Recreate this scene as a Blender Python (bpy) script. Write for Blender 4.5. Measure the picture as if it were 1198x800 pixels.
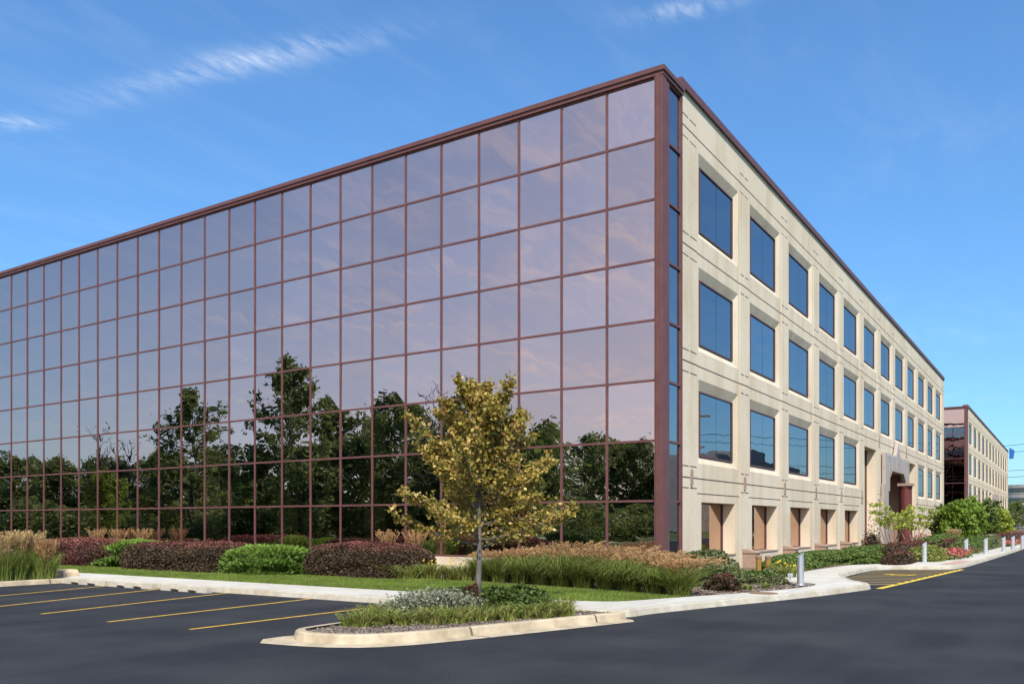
import bpy, bmesh, math, random
import numpy as np
from mathutils import Vector, Matrix
R = math.radians
S = bpy.context.scene
for o in list(bpy.data.objects): bpy.data.objects.remove(o)
COL = S.collection

# ------------------------------------------------------------------ camera
# World frame: +x runs along the stone front away from the corner, +y along the glass front.
EYE = Vector((-23.69, -10.18, 1.75)); F = Vector((.8374, .5466, 0)); RT = Vector((.5466, -.8374, 0)); FPX = 1002.0
cam = bpy.data.cameras.new('camera'); co = bpy.data.objects.new('camera', cam); COL.objects.link(co)
co.location = EYE; co.rotation_euler = (R(90), 0, math.atan2(F.y, F.x) - R(90))
cam.sensor_width = 36; cam.lens = 36*FPX/1198; cam.shift_y = 211/1198
cam.clip_end = 4000; cam.clip_start = .1
S.camera = co
def P(px, py, z=0.0):                      # survey helper: photo point -> ground position
    Y = FPX*(EYE.z - z)/(py - 611); X = (px - 599)/FPX*Y
    p = EYE + F*Y + RT*X; return (p.x, p.y)
def D(px, Y):
    p = EYE + F*Y + RT*((px - 599)/FPX*Y); return (p.x, p.y)

# ------------------------------------------------------------------ light
SUN_H = Vector((-.773, -.635, 0)).normalized(); EL = R(48)
SUN = Vector((SUN_H.x*math.cos(EL), SUN_H.y*math.cos(EL), math.sin(EL)))
ld = bpy.data.lights.new('sun', 'SUN'); ld.energy = 4.3; ld.angle = R(.5); ld.color = (1, .955, .88)
lo = bpy.data.objects.new('sun', ld); COL.objects.link(lo); lo.rotation_euler = SUN.to_track_quat('Z', 'Y').to_euler()
lo.location = (0, 0, 60)
W = bpy.data.worlds.new('World'); S.world = W; W.use_nodes = True
def build_world():
    nt = W.node_tree; N = nt.nodes; L = nt.links; N.clear()
    out = N.new('ShaderNodeOutputWorld'); bg = N.new('ShaderNodeBackground'); bg.inputs[1].default_value = .13
    sky = N.new('ShaderNodeTexSky'); sky.sky_type = 'NISHITA'; sky.sun_disc = False
    sky.sun_elevation = EL; sky.sun_rotation = math.atan2(SUN_H.x, SUN_H.y) % (2*math.pi)
    sky.altitude = 200; sky.air_density = 1.0; sky.dust_density = .8; sky.ozone_density = 3.0
    tc = N.new('ShaderNodeTexCoord'); sp = N.new('ShaderNodeSeparateXYZ'); L.new(tc.outputs['Generated'], sp.inputs[0])
    def M(op, a, b=None, c=None, clamp=False):
        n = N.new('ShaderNodeMath'); n.operation = op; n.use_clamp = clamp
        for i, x in enumerate((a, b, c)):
            if x is None: continue
            if isinstance(x, (int, float)): n.inputs[i].default_value = x
            else: L.new(x, n.inputs[i])
        return n.outputs[0]
    def MR(v, a, b, c, d, smooth=True):
        n = N.new('ShaderNodeMapRange'); n.interpolation_type = 'SMOOTHSTEP' if smooth else 'LINEAR'
        L.new(v, n.inputs[0])
        for i, x in enumerate((a, b, c, d)): n.inputs[1+i].default_value = x
        return n.outputs[0]
    zz = M('MAXIMUM', sp.outputs[2], .03)
    cx = M('DIVIDE', sp.outputs[0], zz); cy = M('DIVIDE', sp.outputs[1], zz)
    pl = N.new('ShaderNodeCombineXYZ'); L.new(cx, pl.inputs[0]); L.new(cy, pl.inputs[1])
    # thin clouds on a plane overhead
    def noise(scale, detail, rough, stretch=(1, 1, 1), rot=0, dist=0.0):
        mp = N.new('ShaderNodeMapping'); mp.inputs['Scale'].default_value = stretch; mp.inputs['Rotation'].default_value = (0, 0, rot)
        L.new(pl.outputs[0], mp.inputs[0]); n = N.new('ShaderNodeTexNoise'); n.inputs['Scale'].default_value = scale
        n.inputs['Detail'].default_value = detail; n.inputs['Roughness'].default_value = rough; n.inputs['Distortion'].default_value = dist
        L.new(mp.outputs[0], n.inputs['Vector']); return n.outputs['Fac']
    fine = noise(2.2, 9, .62, (1, 3.2, 1), R(38), .5)
    big = noise(.55, 5, .55, (1, 1.6, 1), R(20), .6)
    cover = M('MULTIPLY', MR(fine, .38, .78, 0, 1), MR(big, .36, .66, 0, 1))
    # hazy cloud bank behind the photographer (over the road side), clear over the building
    dirv = M('ADD', M('MULTIPLY', sp.outputs[0], -.93), M('MULTIPLY', sp.outputs[1], .12))
    back = MR(dirv, .22, .85, 0, 1)
    side = MR(sp.outputs[1], -.25, .75, 1, .28)
    bank = M('MULTIPLY', M('MULTIPLY', back, side), M('ADD', M('MULTIPLY', cover, .7), M('ADD', .60, M('MULTIPLY', big, .35))))
    bank = M('ADD', bank, M('MULTIPLY', back, MR(sp.outputs[2], .0, .42, .34, 0)))
    veil = M('MULTIPLY', cover, .07)
    tot = M('ADD', veil, bank, clamp=True)
    # three wisps
    def streak(pa, pb, width, amt):
        (ax, ay), (bx, by) = pa, pb
        mx, my = (ax+bx)/2, (ay+by)/2; ln = math.hypot(bx-ax, by-ay)/2; an = math.atan2(by-ay, bx-ax)
        px_ = M('SUBTRACT', cx, mx); py_ = M('SUBTRACT', cy, my)
        a = M('DIVIDE', M('ADD', M('MULTIPLY', px_, math.cos(an)), M('MULTIPLY', py_, math.sin(an))), ln)
        b = M('DIVIDE', M('SUBTRACT', M('MULTIPLY', py_, math.cos(an)), M('MULTIPLY', px_, math.sin(an))), width)
        wob = noise(3.1, 3, .5)
        b = M('ADD', b, M('MULTIPLY', M('SUBTRACT', wob, .5), 2.4))
        r = M('ADD', M('MULTIPLY', a, a), M('MULTIPLY', b, b))
        g = M('POWER', 2.718, M('MULTIPLY', r, -1.6))
        tex = noise(9, 8, .7, (1, 3, 1), -an + R(12), .4)
        return M('MULTIPLY', M('MULTIPLY', g, MR(tex, .34, .7, .05, 1)), amt)
    def cp(px, py):
        d = F + RT*((px-599)/FPX); e = (611-py)/FPX; return (d.x/e, d.y/e)
    for a, b, w_, k in ((cp(150, 104), cp(470, 34), .05, .30), (cp(215, 68), cp(380, 72), .05, .18), (cp(-60, 146), cp(62, 141), .05, .36),
                        (cp(725, 22), cp(880, -2), .04, .26), (cp(60, 130), cp(260, 80), .07, .12)):
        tot = M('ADD', tot, streak(a, b, w_, k*1.15), clamp=True)
    mix = N.new('ShaderNodeMixRGB'); L.new(tot, mix.inputs[0])
    tint = N.new('ShaderNodeMixRGB'); tint.blend_type = 'MULTIPLY'; tint.inputs[0].default_value = 1
    tint.inputs[2].default_value = (.70, 1.07, 1.30, 1); L.new(sky.outputs[0], tint.inputs[1])
    low = N.new('ShaderNodeMixRGB'); low.blend_type = 'MULTIPLY'; low.inputs[0].default_value = 1; L.new(tint.outputs[0], low.inputs[1])
    ev = MR(sp.outputs[2], 0, .5, .78, 1.0); L.new(ev, low.inputs[2]); L.new(low.outputs[0], mix.inputs[1]); cc = N.new('ShaderNodeMixRGB'); L.new(back, cc.inputs[0]); cc.inputs[1].default_value = (6.6, 6.9, 7.2, 1); cc.inputs[2].default_value = (6.8, 5.75, 5.5, 1); L.new(cc.outputs[0], mix.inputs[2])
    L.new(mix.outputs[0], bg.inputs[0]); L.new(bg.outputs[0], out.inputs[0])
build_world()
S.view_settings.view_transform = 'Standard'; S.view_settings.look = 'None'; S.view_settings.exposure = .42; S.view_settings.gamma = 1
S.render.engine = 'CYCLES'; S.cycles.max_bounces = 7; S.cycles.transparent_max_bounces = 6
S.render.resolution_x = 1024; S.render.resolution_y = 683

# ------------------------------------------------------------------ helpers
class MB:
    def __init__(s): s.v = []; s.f = []
    def quad(s, a, b, c, d): i = len(s.v); s.v += [tuple(a), tuple(b), tuple(c), tuple(d)]; s.f.append((i, i+1, i+2, i+3))
    def box(s, x0, x1, y0, y1, z0, z1):
        i = len(s.v)
        s.v += [(x0,y0,z0),(x1,y0,z0),(x1,y1,z0),(x0,y1,z0),(x0,y0,z1),(x1,y0,z1),(x1,y1,z1),(x0,y1,z1)]
        s.f += [tuple(i+k for k in q) for q in ((3,2,1,0),(4,5,6,7),(0,1,5,4),(1,2,6,5),(2,3,7,6),(3,0,4,7))]
    def tube(s, pts, rad, n=6, cap=True):
        pts = [Vector(p) for p in pts]; i0 = len(s.v)
        for k, p in enumerate(pts):
            t = (pts[min(k+1, len(pts)-1)] - pts[max(k-1, 0)]).normalized()
            a = t.cross(Vector((0, 0, 1)) if abs(t.z) < .9 else Vector((1, 0, 0))).normalized(); b = t.cross(a)
            r = rad[k] if hasattr(rad, '__len__') else rad
            for j in range(n):
                w = 2*math.pi*j/n; q = p + a*math.cos(w)*r + b*math.sin(w)*r; s.v.append(tuple(q))
        for k in range(len(pts)-1):
            for j in range(n):
                a = i0+k*n+j; b = i0+k*n+(j+1) % n; s.f.append((a, b, b+n, a+n))
        if cap: s.f.append(tuple(i0+j for j in range(n))[::-1]); s.f.append(tuple(i0+(len(pts)-1)*n+j for j in range(n)))
    def prism(s, poly, z0, z1, bottom=True):
        n = len(poly); i = len(s.v); A = sum(poly[k][0]*poly[(k+1)%n][1]-poly[(k+1)%n][0]*poly[k][1] for k in range(n))
        if A < 0: poly = poly[::-1]
        s.v += [(x, y, z0) for x, y in poly] + [(x, y, z1) for x, y in poly]
        s.f.append(tuple(range(i+n, i+2*n)))
        if bottom: s.f.append(tuple(range(i, i+n))[::-1])
        for k in range(n): s.f.append((i+k, i+(k+1) % n, i+n+(k+1) % n, i+n+k))
    def lathe(s, c, prof, n=20):
        i0 = len(s.v)
        for r, z in prof:
            for j in range(n): w = 2*math.pi*j/n; s.v.append((c[0]+r*math.cos(w), c[1]+r*math.sin(w), c[2]+z))
        for k in range(len(prof)-1):
            for j in range(n): a = i0+k*n+j; b = i0+k*n+(j+1) % n; s.f.append((a, b, b+n, a+n))
        s.f.append(tuple(i0+(len(prof)-1)*n+j for j in range(n))); s.f.append(tuple(i0+j for j in range(n))[::-1])
    def add(s, v, f):
        i = len(s.v); s.v += [tuple(p) for p in v]; s.f += [tuple(i+k for k in q) for q in f]
    def build(s, name, mat, parent=None, smooth=False, bevel=0, local=True):
        me = bpy.data.meshes.new(name); v = s.v
        if parent is not None and local: o_ = parent.matrix_basis.translation if parent.parent is None else parent.parent.matrix_basis.translation + parent.matrix_basis.translation; v = [(p[0]-o_[0], p[1]-o_[1], p[2]-o_[2]) for p in v]
        me.from_pydata(v, [], s.f); me.update()
        if smooth: me.polygons.foreach_set('use_smooth', [True]*len(me.polygons))
        me.materials.append(mat); o = bpy.data.objects.new(name, me); COL.objects.link(o); o.parent = parent
        if bevel: b = o.modifiers.new('bevel', 'BEVEL'); b.width = bevel; b.segments = 2; b.limit_method = 'ANGLE'
        return o
def np_mesh(name, V, nper, mat, parent=None, smooth=False):      # V: (n*nper,3) faces of nper corners
    V = np.ascontiguousarray(V, dtype=np.float32).reshape(-1, 3); n = len(V)//nper
    me = bpy.data.meshes.new(name); me.vertices.add(len(V)); me.vertices.foreach_set('co', V.ravel())
    me.loops.add(len(V)); me.loops.foreach_set('vertex_index', np.arange(len(V), dtype=np.int32))
    me.polygons.add(n); me.polygons.foreach_set('loop_start', np.arange(0, len(V), nper, dtype=np.int32))
    me.update(calc_edges=True); me.materials.append(mat)
    o = bpy.data.objects.new(name, me); COL.objects.link(o); o.parent = parent; return o
def tag(o, label, cat, group=None, kind=None):
    if label: o['label'] = label
    if cat: o['category'] = cat
    if group: o['group'] = group
    if kind: o['kind'] = kind
    return o
def empty(name, loc, label, cat, group=None, rz=0):
    o = bpy.data.objects.new(name, None); COL.objects.link(o); o.location = loc; o.rotation_euler = (0, 0, rz)
    o.empty_display_size = .3; return tag(o, label, cat, group)
def struct(o): o['kind'] = 'structure'; return o
def copy_tree(o, parent=None):
    c = o.copy(); COL.objects.link(c); c.parent = parent
    for ch in [x for x in COL.objects if x.parent == o]: copy_tree(ch, c)
    return c
def dup(root, loc, label=None, rz=0, sc=1.0, szz=None):
    c = copy_tree(root); c.location = loc; c.rotation_euler = (0, 0, rz); c.scale = (sc, sc, szz or sc)
    if label: c['label'] = label
    return c

# ------------------------------------------------------------------ materials
def new_mat(name):
    m = bpy.data.materials.new(name); m.use_nodes = True; nt = m.node_tree; nt.nodes.clear()
    out = nt.nodes.new('ShaderNodeOutputMaterial'); return m, nt.nodes, nt.links, out
def mat(name, c1, c2=None, scale=5, rough=.8, bump=0, bscale=60, metal=0, detail=6, c3=None, s3=.4, spec=.4, stretch=(1,1,1), t0=.35, t1=.65):
    m, N, L, out = new_mat(name); b = N.new('ShaderNodeBsdfPrincipled'); L.new(b.outputs[0], out.inputs[0])
    b.inputs['Roughness'].default_value = rough; b.inputs['Metallic'].default_value = metal; b.inputs['Specular IOR Level'].default_value = spec
    tc = N.new('ShaderNodeTexCoord'); mp = N.new('ShaderNodeMapping'); mp.inputs['Scale'].default_value = stretch; L.new(tc.outputs['Object'], mp.inputs[0])
    if c2:
        n = N.new('ShaderNodeTexNoise'); n.inputs['Scale'].default_value = scale; n.inputs['Detail'].default_value = detail; n.inputs['Roughness'].default_value = .62
        L.new(mp.outputs[0], n.inputs['Vector']); r = N.new('ShaderNodeValToRGB'); L.new(n.outputs['Fac'], r.inputs[0])
        r.color_ramp.elements[0].position = t0; r.color_ramp.elements[1].position = t1
        r.color_ramp.elements[0].color = (*c1, 1); r.color_ramp.elements[1].color = (*c2, 1); last = r.outputs[0]
        if c3:
            n3 = N.new('ShaderNodeTexNoise'); n3.inputs['Scale'].default_value = s3; n3.inputs['Detail'].default_value = 5; L.new(mp.outputs[0], n3.inputs['Vector'])
            r3 = N.new('ShaderNodeValToRGB'); L.new(n3.outputs['Fac'], r3.inputs[0]); r3.color_ramp.elements[0].position = .4; r3.color_ramp.elements[1].position = .68
            r3.color_ramp.elements[0].color = (1, 1, 1, 1); r3.color_ramp.elements[1].color = (*c3, 1)
            mx = N.new('ShaderNodeMixRGB'); mx.blend_type = 'MULTIPLY'; mx.inputs[0].default_value = 1; L.new(last, mx.inputs[1]); L.new(r3.outputs[0], mx.inputs[2]); last = mx.outputs[0]
        L.new(last, b.inputs['Base Color'])
    else: b.inputs['Base Color'].default_value = (*c1, 1)
    if bump:
        n2 = N.new('ShaderNodeTexNoise'); n2.inputs['Scale'].default_value = bscale; n2.inputs['Detail'].default_value = 4; L.new(mp.outputs[0], n2.inputs['Vector'])
        bp = N.new('ShaderNodeBump'); bp.inputs['Strength'].default_value = bump; bp.inputs['Distance'].default_value = .02; L.new(n2.outputs['Fac'], bp.inputs['Height']); L.new(bp.outputs[0], b.inputs['Normal'])
    return m
def leafmat(name, cols, trans=.3, rough=.55, top=None):
    m, N, L, out = new_mat(name); g = N.new('ShaderNodeNewGeometry'); r = N.new('ShaderNodeValToRGB'); L.new(g.outputs['Random Per Island'], r.inputs[0])
    e = r.color_ramp.elements; n = len(cols)
    while len(e) < n: e.new(.5)
    for i, c in enumerate(cols): e[i].position = i/(n-1) if n > 1 else 0; e[i].color = (*c, 1)
    tc = N.new('ShaderNodeTexCoord'); nz = N.new('ShaderNodeTexNoise'); nz.inputs['Scale'].default_value = 1.3; nz.inputs['Detail'].default_value = 3; L.new(tc.outputs['Object'], nz.inputs['Vector'])
    h = N.new('ShaderNodeHueSaturation'); mr = N.new('ShaderNodeMapRange'); mr.inputs[1].default_value = .3; mr.inputs[2].default_value = .7; mr.inputs[3].default_value = .75; mr.inputs[4].default_value = 1.25
    L.new(nz.outputs['Fac'], mr.inputs[0]); L.new(mr.outputs[0], h.inputs['Value']); L.new(r.outputs[0], h.inputs['Color'])
    if top:                                   # new growth of another colour at the tips of the crown
        sp = N.new('ShaderNodeSeparateXYZ'); L.new(tc.outputs['Generated'], sp.inputs[0]); ad = N.new('ShaderNodeMath'); ad.operation = 'ADD'; L.new(sp.outputs[2], ad.inputs[0])
        m3 = N.new('ShaderNodeMath'); m3.operation = 'MULTIPLY_ADD'; L.new(nz.outputs['Fac'], m3.inputs[0]); m3.inputs[1].default_value = .3; m3.inputs[2].default_value = -.15; L.new(m3.outputs[0], ad.inputs[1])
        m2 = N.new('ShaderNodeMapRange'); m2.inputs[1].default_value = top[1]; m2.inputs[2].default_value = top[2]; L.new(ad.outputs[0], m2.inputs[0])
        x2 = N.new('ShaderNodeMixRGB'); L.new(m2.outputs[0], x2.inputs[0]); L.new(r.outputs[0], x2.inputs[1]); x2.inputs[2].default_value = (*top[0], 1); L.new(x2.outputs[0], h.inputs['Color'])
    b = N.new('ShaderNodeBsdfPrincipled'); b.inputs['Roughness'].default_value = rough; b.inputs['Specular IOR Level'].default_value = .3; L.new(h.outputs[0], b.inputs['Base Color'])
    t = N.new('ShaderNodeBsdfTranslucent'); L.new(h.outputs[0], t.inputs[0]); mx = N.new('ShaderNodeMixShader'); mx.inputs[0].default_value = trans
    L.new(b.outputs[0], mx.inputs[1]); L.new(t.outputs[0], mx.inputs[2]); L.new(mx.outputs[0], out.inputs[0]); return m
def glassmat(name, tint, trans=.2, tcol=(.3,.32,.28), wav=.012, body=(.01,.01,.01), refl=.8):
    m, N, L, out = new_mat(name); g = N.new('ShaderNodeBsdfGlossy'); g.inputs['Roughness'].default_value = .004; g.inputs[0].default_value = (*tint, 1)
    tc = N.new('ShaderNodeTexCoord'); n = N.new('ShaderNodeTexNoise'); n.inputs['Scale'].default_value = .9; n.inputs['Detail'].default_value = 1.5; L.new(tc.outputs['Object'], n.inputs['Vector'])
    bp = N.new('ShaderNodeBump'); bp.inputs['Strength'].default_value = 1; bp.inputs['Distance'].default_value = wav; L.new(n.outputs['Fac'], bp.inputs['Height']); L.new(bp.outputs[0], g.inputs['Normal'])
    if trans > 0: b = N.new('ShaderNodeBsdfTransparent'); b.inputs[0].default_value = (*tcol, 1)
    else: b = N.new('ShaderNodeBsdfDiffuse'); b.inputs[0].default_value = (*body, 1)
    mx = N.new('ShaderNodeMixShader'); mx.inputs[0].default_value = refl
    oi = N.new('ShaderNodeObjectInfo'); mr = N.new('ShaderNodeMapRange'); mr.inputs[3].default_value = .88; mr.inputs[4].default_value = 1.06; L.new(oi.outputs['Random'], mr.inputs[0])
    hs = N.new('ShaderNodeHueSaturation'); hs.inputs['Color'].default_value = (*tint, 1); L.new(mr.outputs[0], hs.inputs['Value']); L.new(hs.outputs[0], g.inputs[0])
    L.new(b.outputs[0], mx.inputs[1]); L.new(g.outputs[0], mx.inputs[2]); L.new(mx.outputs[0], out.inputs[0]); return m
def stonemat(name, c1, c2, streak=.8):
    m, N, L, out = new_mat(name); b = N.new('ShaderNodeBsdfPrincipled'); L.new(b.outputs[0], out.inputs[0]); b.inputs['Roughness'].default_value = .9; b.inputs['Specular IOR Level'].default_value = .2
    tc = N.new('ShaderNodeTexCoord')
    def nz(sc, st, d=6, ro=.6):
        mp = N.new('ShaderNodeMapping'); mp.inputs['Scale'].default_value = st; L.new(tc.outputs['Object'], mp.inputs[0]); n = N.new('ShaderNodeTexNoise')
        n.inputs['Scale'].default_value = sc; n.inputs['Detail'].default_value = d; n.inputs['Roughness'].default_value = ro; L.new(mp.outputs[0], n.inputs['Vector']); return n.outputs['Fac']
    r = N.new('ShaderNodeValToRGB'); L.new(nz(26, (1,1,1), 5, .75), r.inputs[0]); r.color_ramp.elements[0].position = .36; r.color_ramp.elements[1].position = .62
    r.color_ramp.elements[0].color = (*c1, 1); r.color_ramp.elements[1].color = (*c2, 1)
    def mul(src, fac, lo, a, bb):
        q = N.new('ShaderNodeValToRGB'); L.new(fac, q.inputs[0]); q.color_ramp.elements[0].position = a; q.color_ramp.elements[1].position = bb
        q.color_ramp.elements[0].color = (*lo, 1); q.color_ramp.elements[1].color = (1, 1, 1, 1)
        x = N.new('ShaderNodeMixRGB'); x.blend_type = 'MULTIPLY'; x.inputs[0].default_value = 1; L.new(src, x.inputs[1]); L.new(q.outputs[0], x.inputs[2]); return x.outputs[0]
    c = mul(r.outputs[0], nz(1.1, (1, 1, .16), 6), (.86, .825, .76), .32, .54)      # weather streaks running down
    c = mul(c, nz(.35, (1, 1, 1), 4), (.93, .91, .88), .36, .58)
    L.new(c, b.inputs['Base Color'])
    bp = N.new('ShaderNodeBump'); bp.inputs['Strength'].default_value = .25; bp.inputs['Distance'].default_value = .01; L.new(nz(60, (1,1,1), 3), bp.inputs['Height']); L.new(bp.outputs[0], b.inputs['Normal'])
    return m
def pavemat(name, c1, c2, pitch=1.55, axis=0, joint=(.36,.34,.3)):
    m = mat(name, c1, c2, 3, .88, .12, 80, c3=(.88, .86, .82), s3=.5); N = m.node_tree.nodes; L = m.node_tree.links
    b = [n for n in N if n.type == 'BSDF_PRINCIPLED'][0]; src = b.inputs['Base Color'].links[0].from_socket
    g = N.new('ShaderNodeTexCoord'); s = N.new('ShaderNodeSeparateXYZ'); L.new(g.outputs['Object'], s.inputs[0])
    def M(op, a, v=None):
        n = N.new('ShaderNodeMath'); n.operation = op; L.new(a, n.inputs[0]); 
        if v is not None: n.inputs[1].default_value = v
        return n.outputs[0]
    a = s.outputs[axis]; l = M('LESS_THAN', M('FRACT', M('MULTIPLY', a, 1/pitch)), .016)
    x = N.new('ShaderNodeMixRGB'); L.new(l, x.inputs[0]); L.new(src, x.inputs[1]); x.inputs[2].default_value = (*joint, 1); L.new(x.outputs[0], b.inputs['Base Color']); return m

def asphaltmat():
    m = mat('asphalt', (.013,.0145,.018), (.037,.039,.044), 45, .88, .4, 160, c3=(1.7, 1.66, 1.55), s3=.5, spec=.12); N = m.node_tree.nodes; L = m.node_tree.links
    b = [n for n in N if n.type == 'BSDF_PRINCIPLED'][0]; src = b.inputs['Base Color'].links[0].from_socket
    tc = N.new('ShaderNodeTexCoord')
    def M(op, a, v=None):
        n = N.new('ShaderNodeMath'); n.operation = op; L.new(a, n.inputs[0]); 
        if v is not None:
            if isinstance(v, float): n.inputs[1].default_value = v
            else: L.new(v, n.inputs[1])
        return n.outputs[0]
    # long crack lines: thin level set of distorted noise
    n = N.new('ShaderNodeTexNoise'); n.inputs['Scale'].default_value = .06; n.inputs['Detail'].default_value = 4; n.inputs['Roughness'].default_value = .45; L.new(tc.outputs['Object'], n.inputs['Vector'])
    l = M('LESS_THAN', M('ABSOLUTE', M('SUBTRACT', n.outputs['Fac'], .45)), .00006)
    x = N.new('ShaderNodeMixRGB'); L.new(l, x.inputs[0]); L.new(src, x.inputs[1]); x.inputs[2].default_value = (.017, .018, .020, 1)
    # worn paler streaks along the driving lane
    mp = N.new('ShaderNodeMapping'); mp.inputs['Scale'].default_value = (.05, .9, 1); L.new(tc.outputs['Object'], mp.inputs[0])
    n2 = N.new('ShaderNodeTexNoise'); n2.inputs['Scale'].default_value = 1; n2.inputs['Detail'].default_value = 6; L.new(mp.outputs[0], n2.inputs['Vector'])
    r = N.new('ShaderNodeMapRange'); r.inputs[1].default_value = .45; r.inputs[2].default_value = .75; r.inputs[3].default_value = 0; r.inputs[4].default_value = .5; L.new(n2.outputs['Fac'], r.inputs[0])
    y = N.new('ShaderNodeMixRGB'); L.new(r.outputs[0], y.inputs[0]); L.new(x.outputs[0], y.inputs[1]); y.inputs[2].default_value = (.046, .047, .051, 1)
    L.new(y.outputs[0], b.inputs['Base Color']); return m

ASPH = asphaltmat()
STONE = stonemat('aggregate_stone', (.59, .49, .36), (.745, .64, .49))
STONE2 = stonemat('far_stone', (.62, .52, .37), (.74, .64, .47))
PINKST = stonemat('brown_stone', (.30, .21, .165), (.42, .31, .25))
GREYST = stonemat('portal_stone', (.33, .28, .25), (.46, .40, .36))
GREYIN = stonemat('portal_inlay', (.45, .44, .44), (.55, .54, .54))
BROWN = mat('maroon_metal', (.120, .050, .048), (.150, .064, .060), 2, .5, spec=.35)
BROWN2 = mat('maroon_frame', (.10, .045, .045), rough=.5)
JOINT = mat('joint_groove_shade', (.075, .055, .045), rough=.9)  # dark strip colour standing in for shade inside the stone grooves
GLASSL = glassmat('bronze_mirror_glass', (.62, .535, .535), tcol=(.62, .66, .40), wav=.004, refl=.86)
GLASSR = glassmat('blue_mirror_glass', (.40, .42, .445), trans=0, body=(.012, .012, .014), wav=.003, refl=.92)
GLASSG = glassmat('bronze_ground_glass', (.62, .47, .40), trans=0, wav=.002, refl=.93)
INT = mat('interior_dark', (.16, .17, .12), rough=.9); INTC = mat('interior_column', (.55, .55, .48), rough=.8)
CONC = pavemat('sidewalk_concrete', (.50, .47, .405), (.58, .55, .48), axis=1); CONCX = pavemat('walk_concrete', (.55, .52, .46), (.63, .60, .54), axis=0)
KERB = mat('kerb_concrete', (.40, .365, .29), (.54, .49, .40), 4, .9, .2, 70, c3=(.86, .8, .7), s3=1.2)
KERBT = pavemat('tan_kerb_concrete', (.36, .285, .185), (.56, .46, .32), 2.6, 0, (.13, .10, .07))
YEL = mat('yellow_paint', (.52, .31, .035), (.66, .42, .06), 22, .7, c3=(.7, .66, .6), s3=7)
YEL2 = mat('bright_yellow_paint', (.66, .44, .03), (.75, .53, .06), 10, .7)
HATCH = mat('worn_yellow_paint', (.20, .14, .055), (.30, .205, .075), 16, .8)
MULCH = mat('mulch', (.10, .065, .045), (.20, .14, .10), 18, .95, .8, 45)
GRAV = mat('gravel_mulch', (.19, .155, .125), (.34, .29, .245), 30, .95, .8, 60)
LAWN = mat('lawn', (.085, .125, .02), (.13, .18, .035), 7, .9, .6, 50, c3=(.8, .85, .7), s3=.6)
FIELD = mat('far_ground', (.05, .09, .02), (.085, .13, .03), 1.5, .95, .5, 20, c3=(.8, .8, .6), s3=.1)
BARK = mat('bark', (.09, .08, .07), (.17, .155, .14), 14, .9, .6, 30, stretch=(1, 1, .25)); BARKD = mat('dark_bark', (.05, .042, .035), (.09, .08, .065), 10, .9, .5, 30)
STEMS = mat('pale_stem', (.20, .15, .11), (.30, .23, .18), 14, .8)
STEEL = mat('brushed_steel', (.58, .60, .62), (.68, .70, .72), 30, .38, metal=.75, stretch=(1, 1, .1)); WHITEM = mat('white_metal', (.40, .43, .46), rough=.45)
POSTW = mat('golden_post', (.24, .13, .025), (.38, .23, .05), 8, .7, .3, 30, stretch=(1, 1, .2))
REDCOL = mat('red_column', (.115, .03, .028), (.15, .04, .035), 3, .4)
WIRE = mat('wire', (.03, .03, .03), rough=.6); IRON = mat('rusty_iron', (.16, .09, .05), (.26, .16, .09), 12, .85)
FARB = mat('far_wall', (.36, .34, .31), (.42, .40, .37), 1, .9); FARG = glassmat('far_glass', (.16, .17, .18), trans=0, refl=.8)
GREYB = mat('grey_panel', (.17, .17, .18), (.23, .23, .24), 1, .9)
L_MAPLE = leafmat('maple_leaf', [(.11,.14,.018), (.25,.22,.03), (.40,.28,.06), (.62,.46,.14), (.22,.22,.03), (.42,.22,.08), (.33,.27,.045)], .33, .45)
L_BIG = leafmat('oak_leaf', [(.10,.14,.045), (.17,.22,.06), (.24,.28,.085), (.14,.19,.05)], .5)
L_LIGHT = leafmat('light_leaf', [(.12,.19,.03), (.19,.27,.04), (.25,.32,.05)], .5)
L_LIME = leafmat('lime_leaf', [(.28,.36,.04), (.42,.48,.07), (.22,.30,.04), (.50,.50,.12)], .35)
L_GREEN = leafmat('green_tree_leaf', [(.11,.19,.025), (.18,.28,.035), (.27,.37,.05), (.13,.22,.03)], .35)
L_DGREEN = leafmat('dark_green_leaf', [(.05,.08,.02), (.085,.13,.025), (.12,.17,.035)], .25)
L_BARB = leafmat('barberry_leaf', [(.035,.024,.018), (.075,.036,.028), (.11,.06,.032), (.055,.055,.02), (.085,.042,.03), (.075,.07,.024)], .15, top=((.17,.06,.045), .72, .98))
L_BARBR = leafmat('red_barberry_leaf', [(.085,.03,.026), (.16,.055,.042), (.06,.028,.022)], .15, top=((.24,.085,.06), .7, 1.0))
L_JUN = leafmat('juniper_leaf', [(.07,.12,.025), (.12,.20,.03), (.17,.26,.04), (.09,.16,.035)], .25, top=((.22,.34,.05), .6, 1.0))
L_BOX = leafmat('boxwood_leaf', [(.055,.095,.018), (.10,.155,.03), (.16,.22,.05)], .2)
L_EUON = leafmat('dusty_leaf', [(.07,.10,.03), (.12,.15,.05), (.20,.19,.09), (.10,.13,.04)], .2)
L_HEDGE = None
L_SILV = leafmat('silver_leaf', [(.20,.22,.13), (.29,.31,.20), (.15,.18,.09), (.36,.37,.28)], .2)
L_LILY = leafmat('daylily_leaf', [(.12,.175,.028), (.19,.25,.04), (.27,.30,.065), (.46,.37,.13), (.09,.14,.028), (.22,.27,.05)], .3)
L_GR = leafmat('grass_blade', [(.06,.115,.018), (.13,.20,.03), (.21,.28,.045), (.34,.32,.10), (.09,.15,.022)], .3)
L_PLUME = leafmat('grass_plume', [(.46,.27,.11), (.58,.37,.17), (.36,.19,.08), (.62,.43,.22)], .4)
L_BLOND = leafmat('blond_plume', [(.55,.38,.16), (.68,.50,.24), (.46,.29,.12), (.74,.58,.32)], .4)
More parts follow.
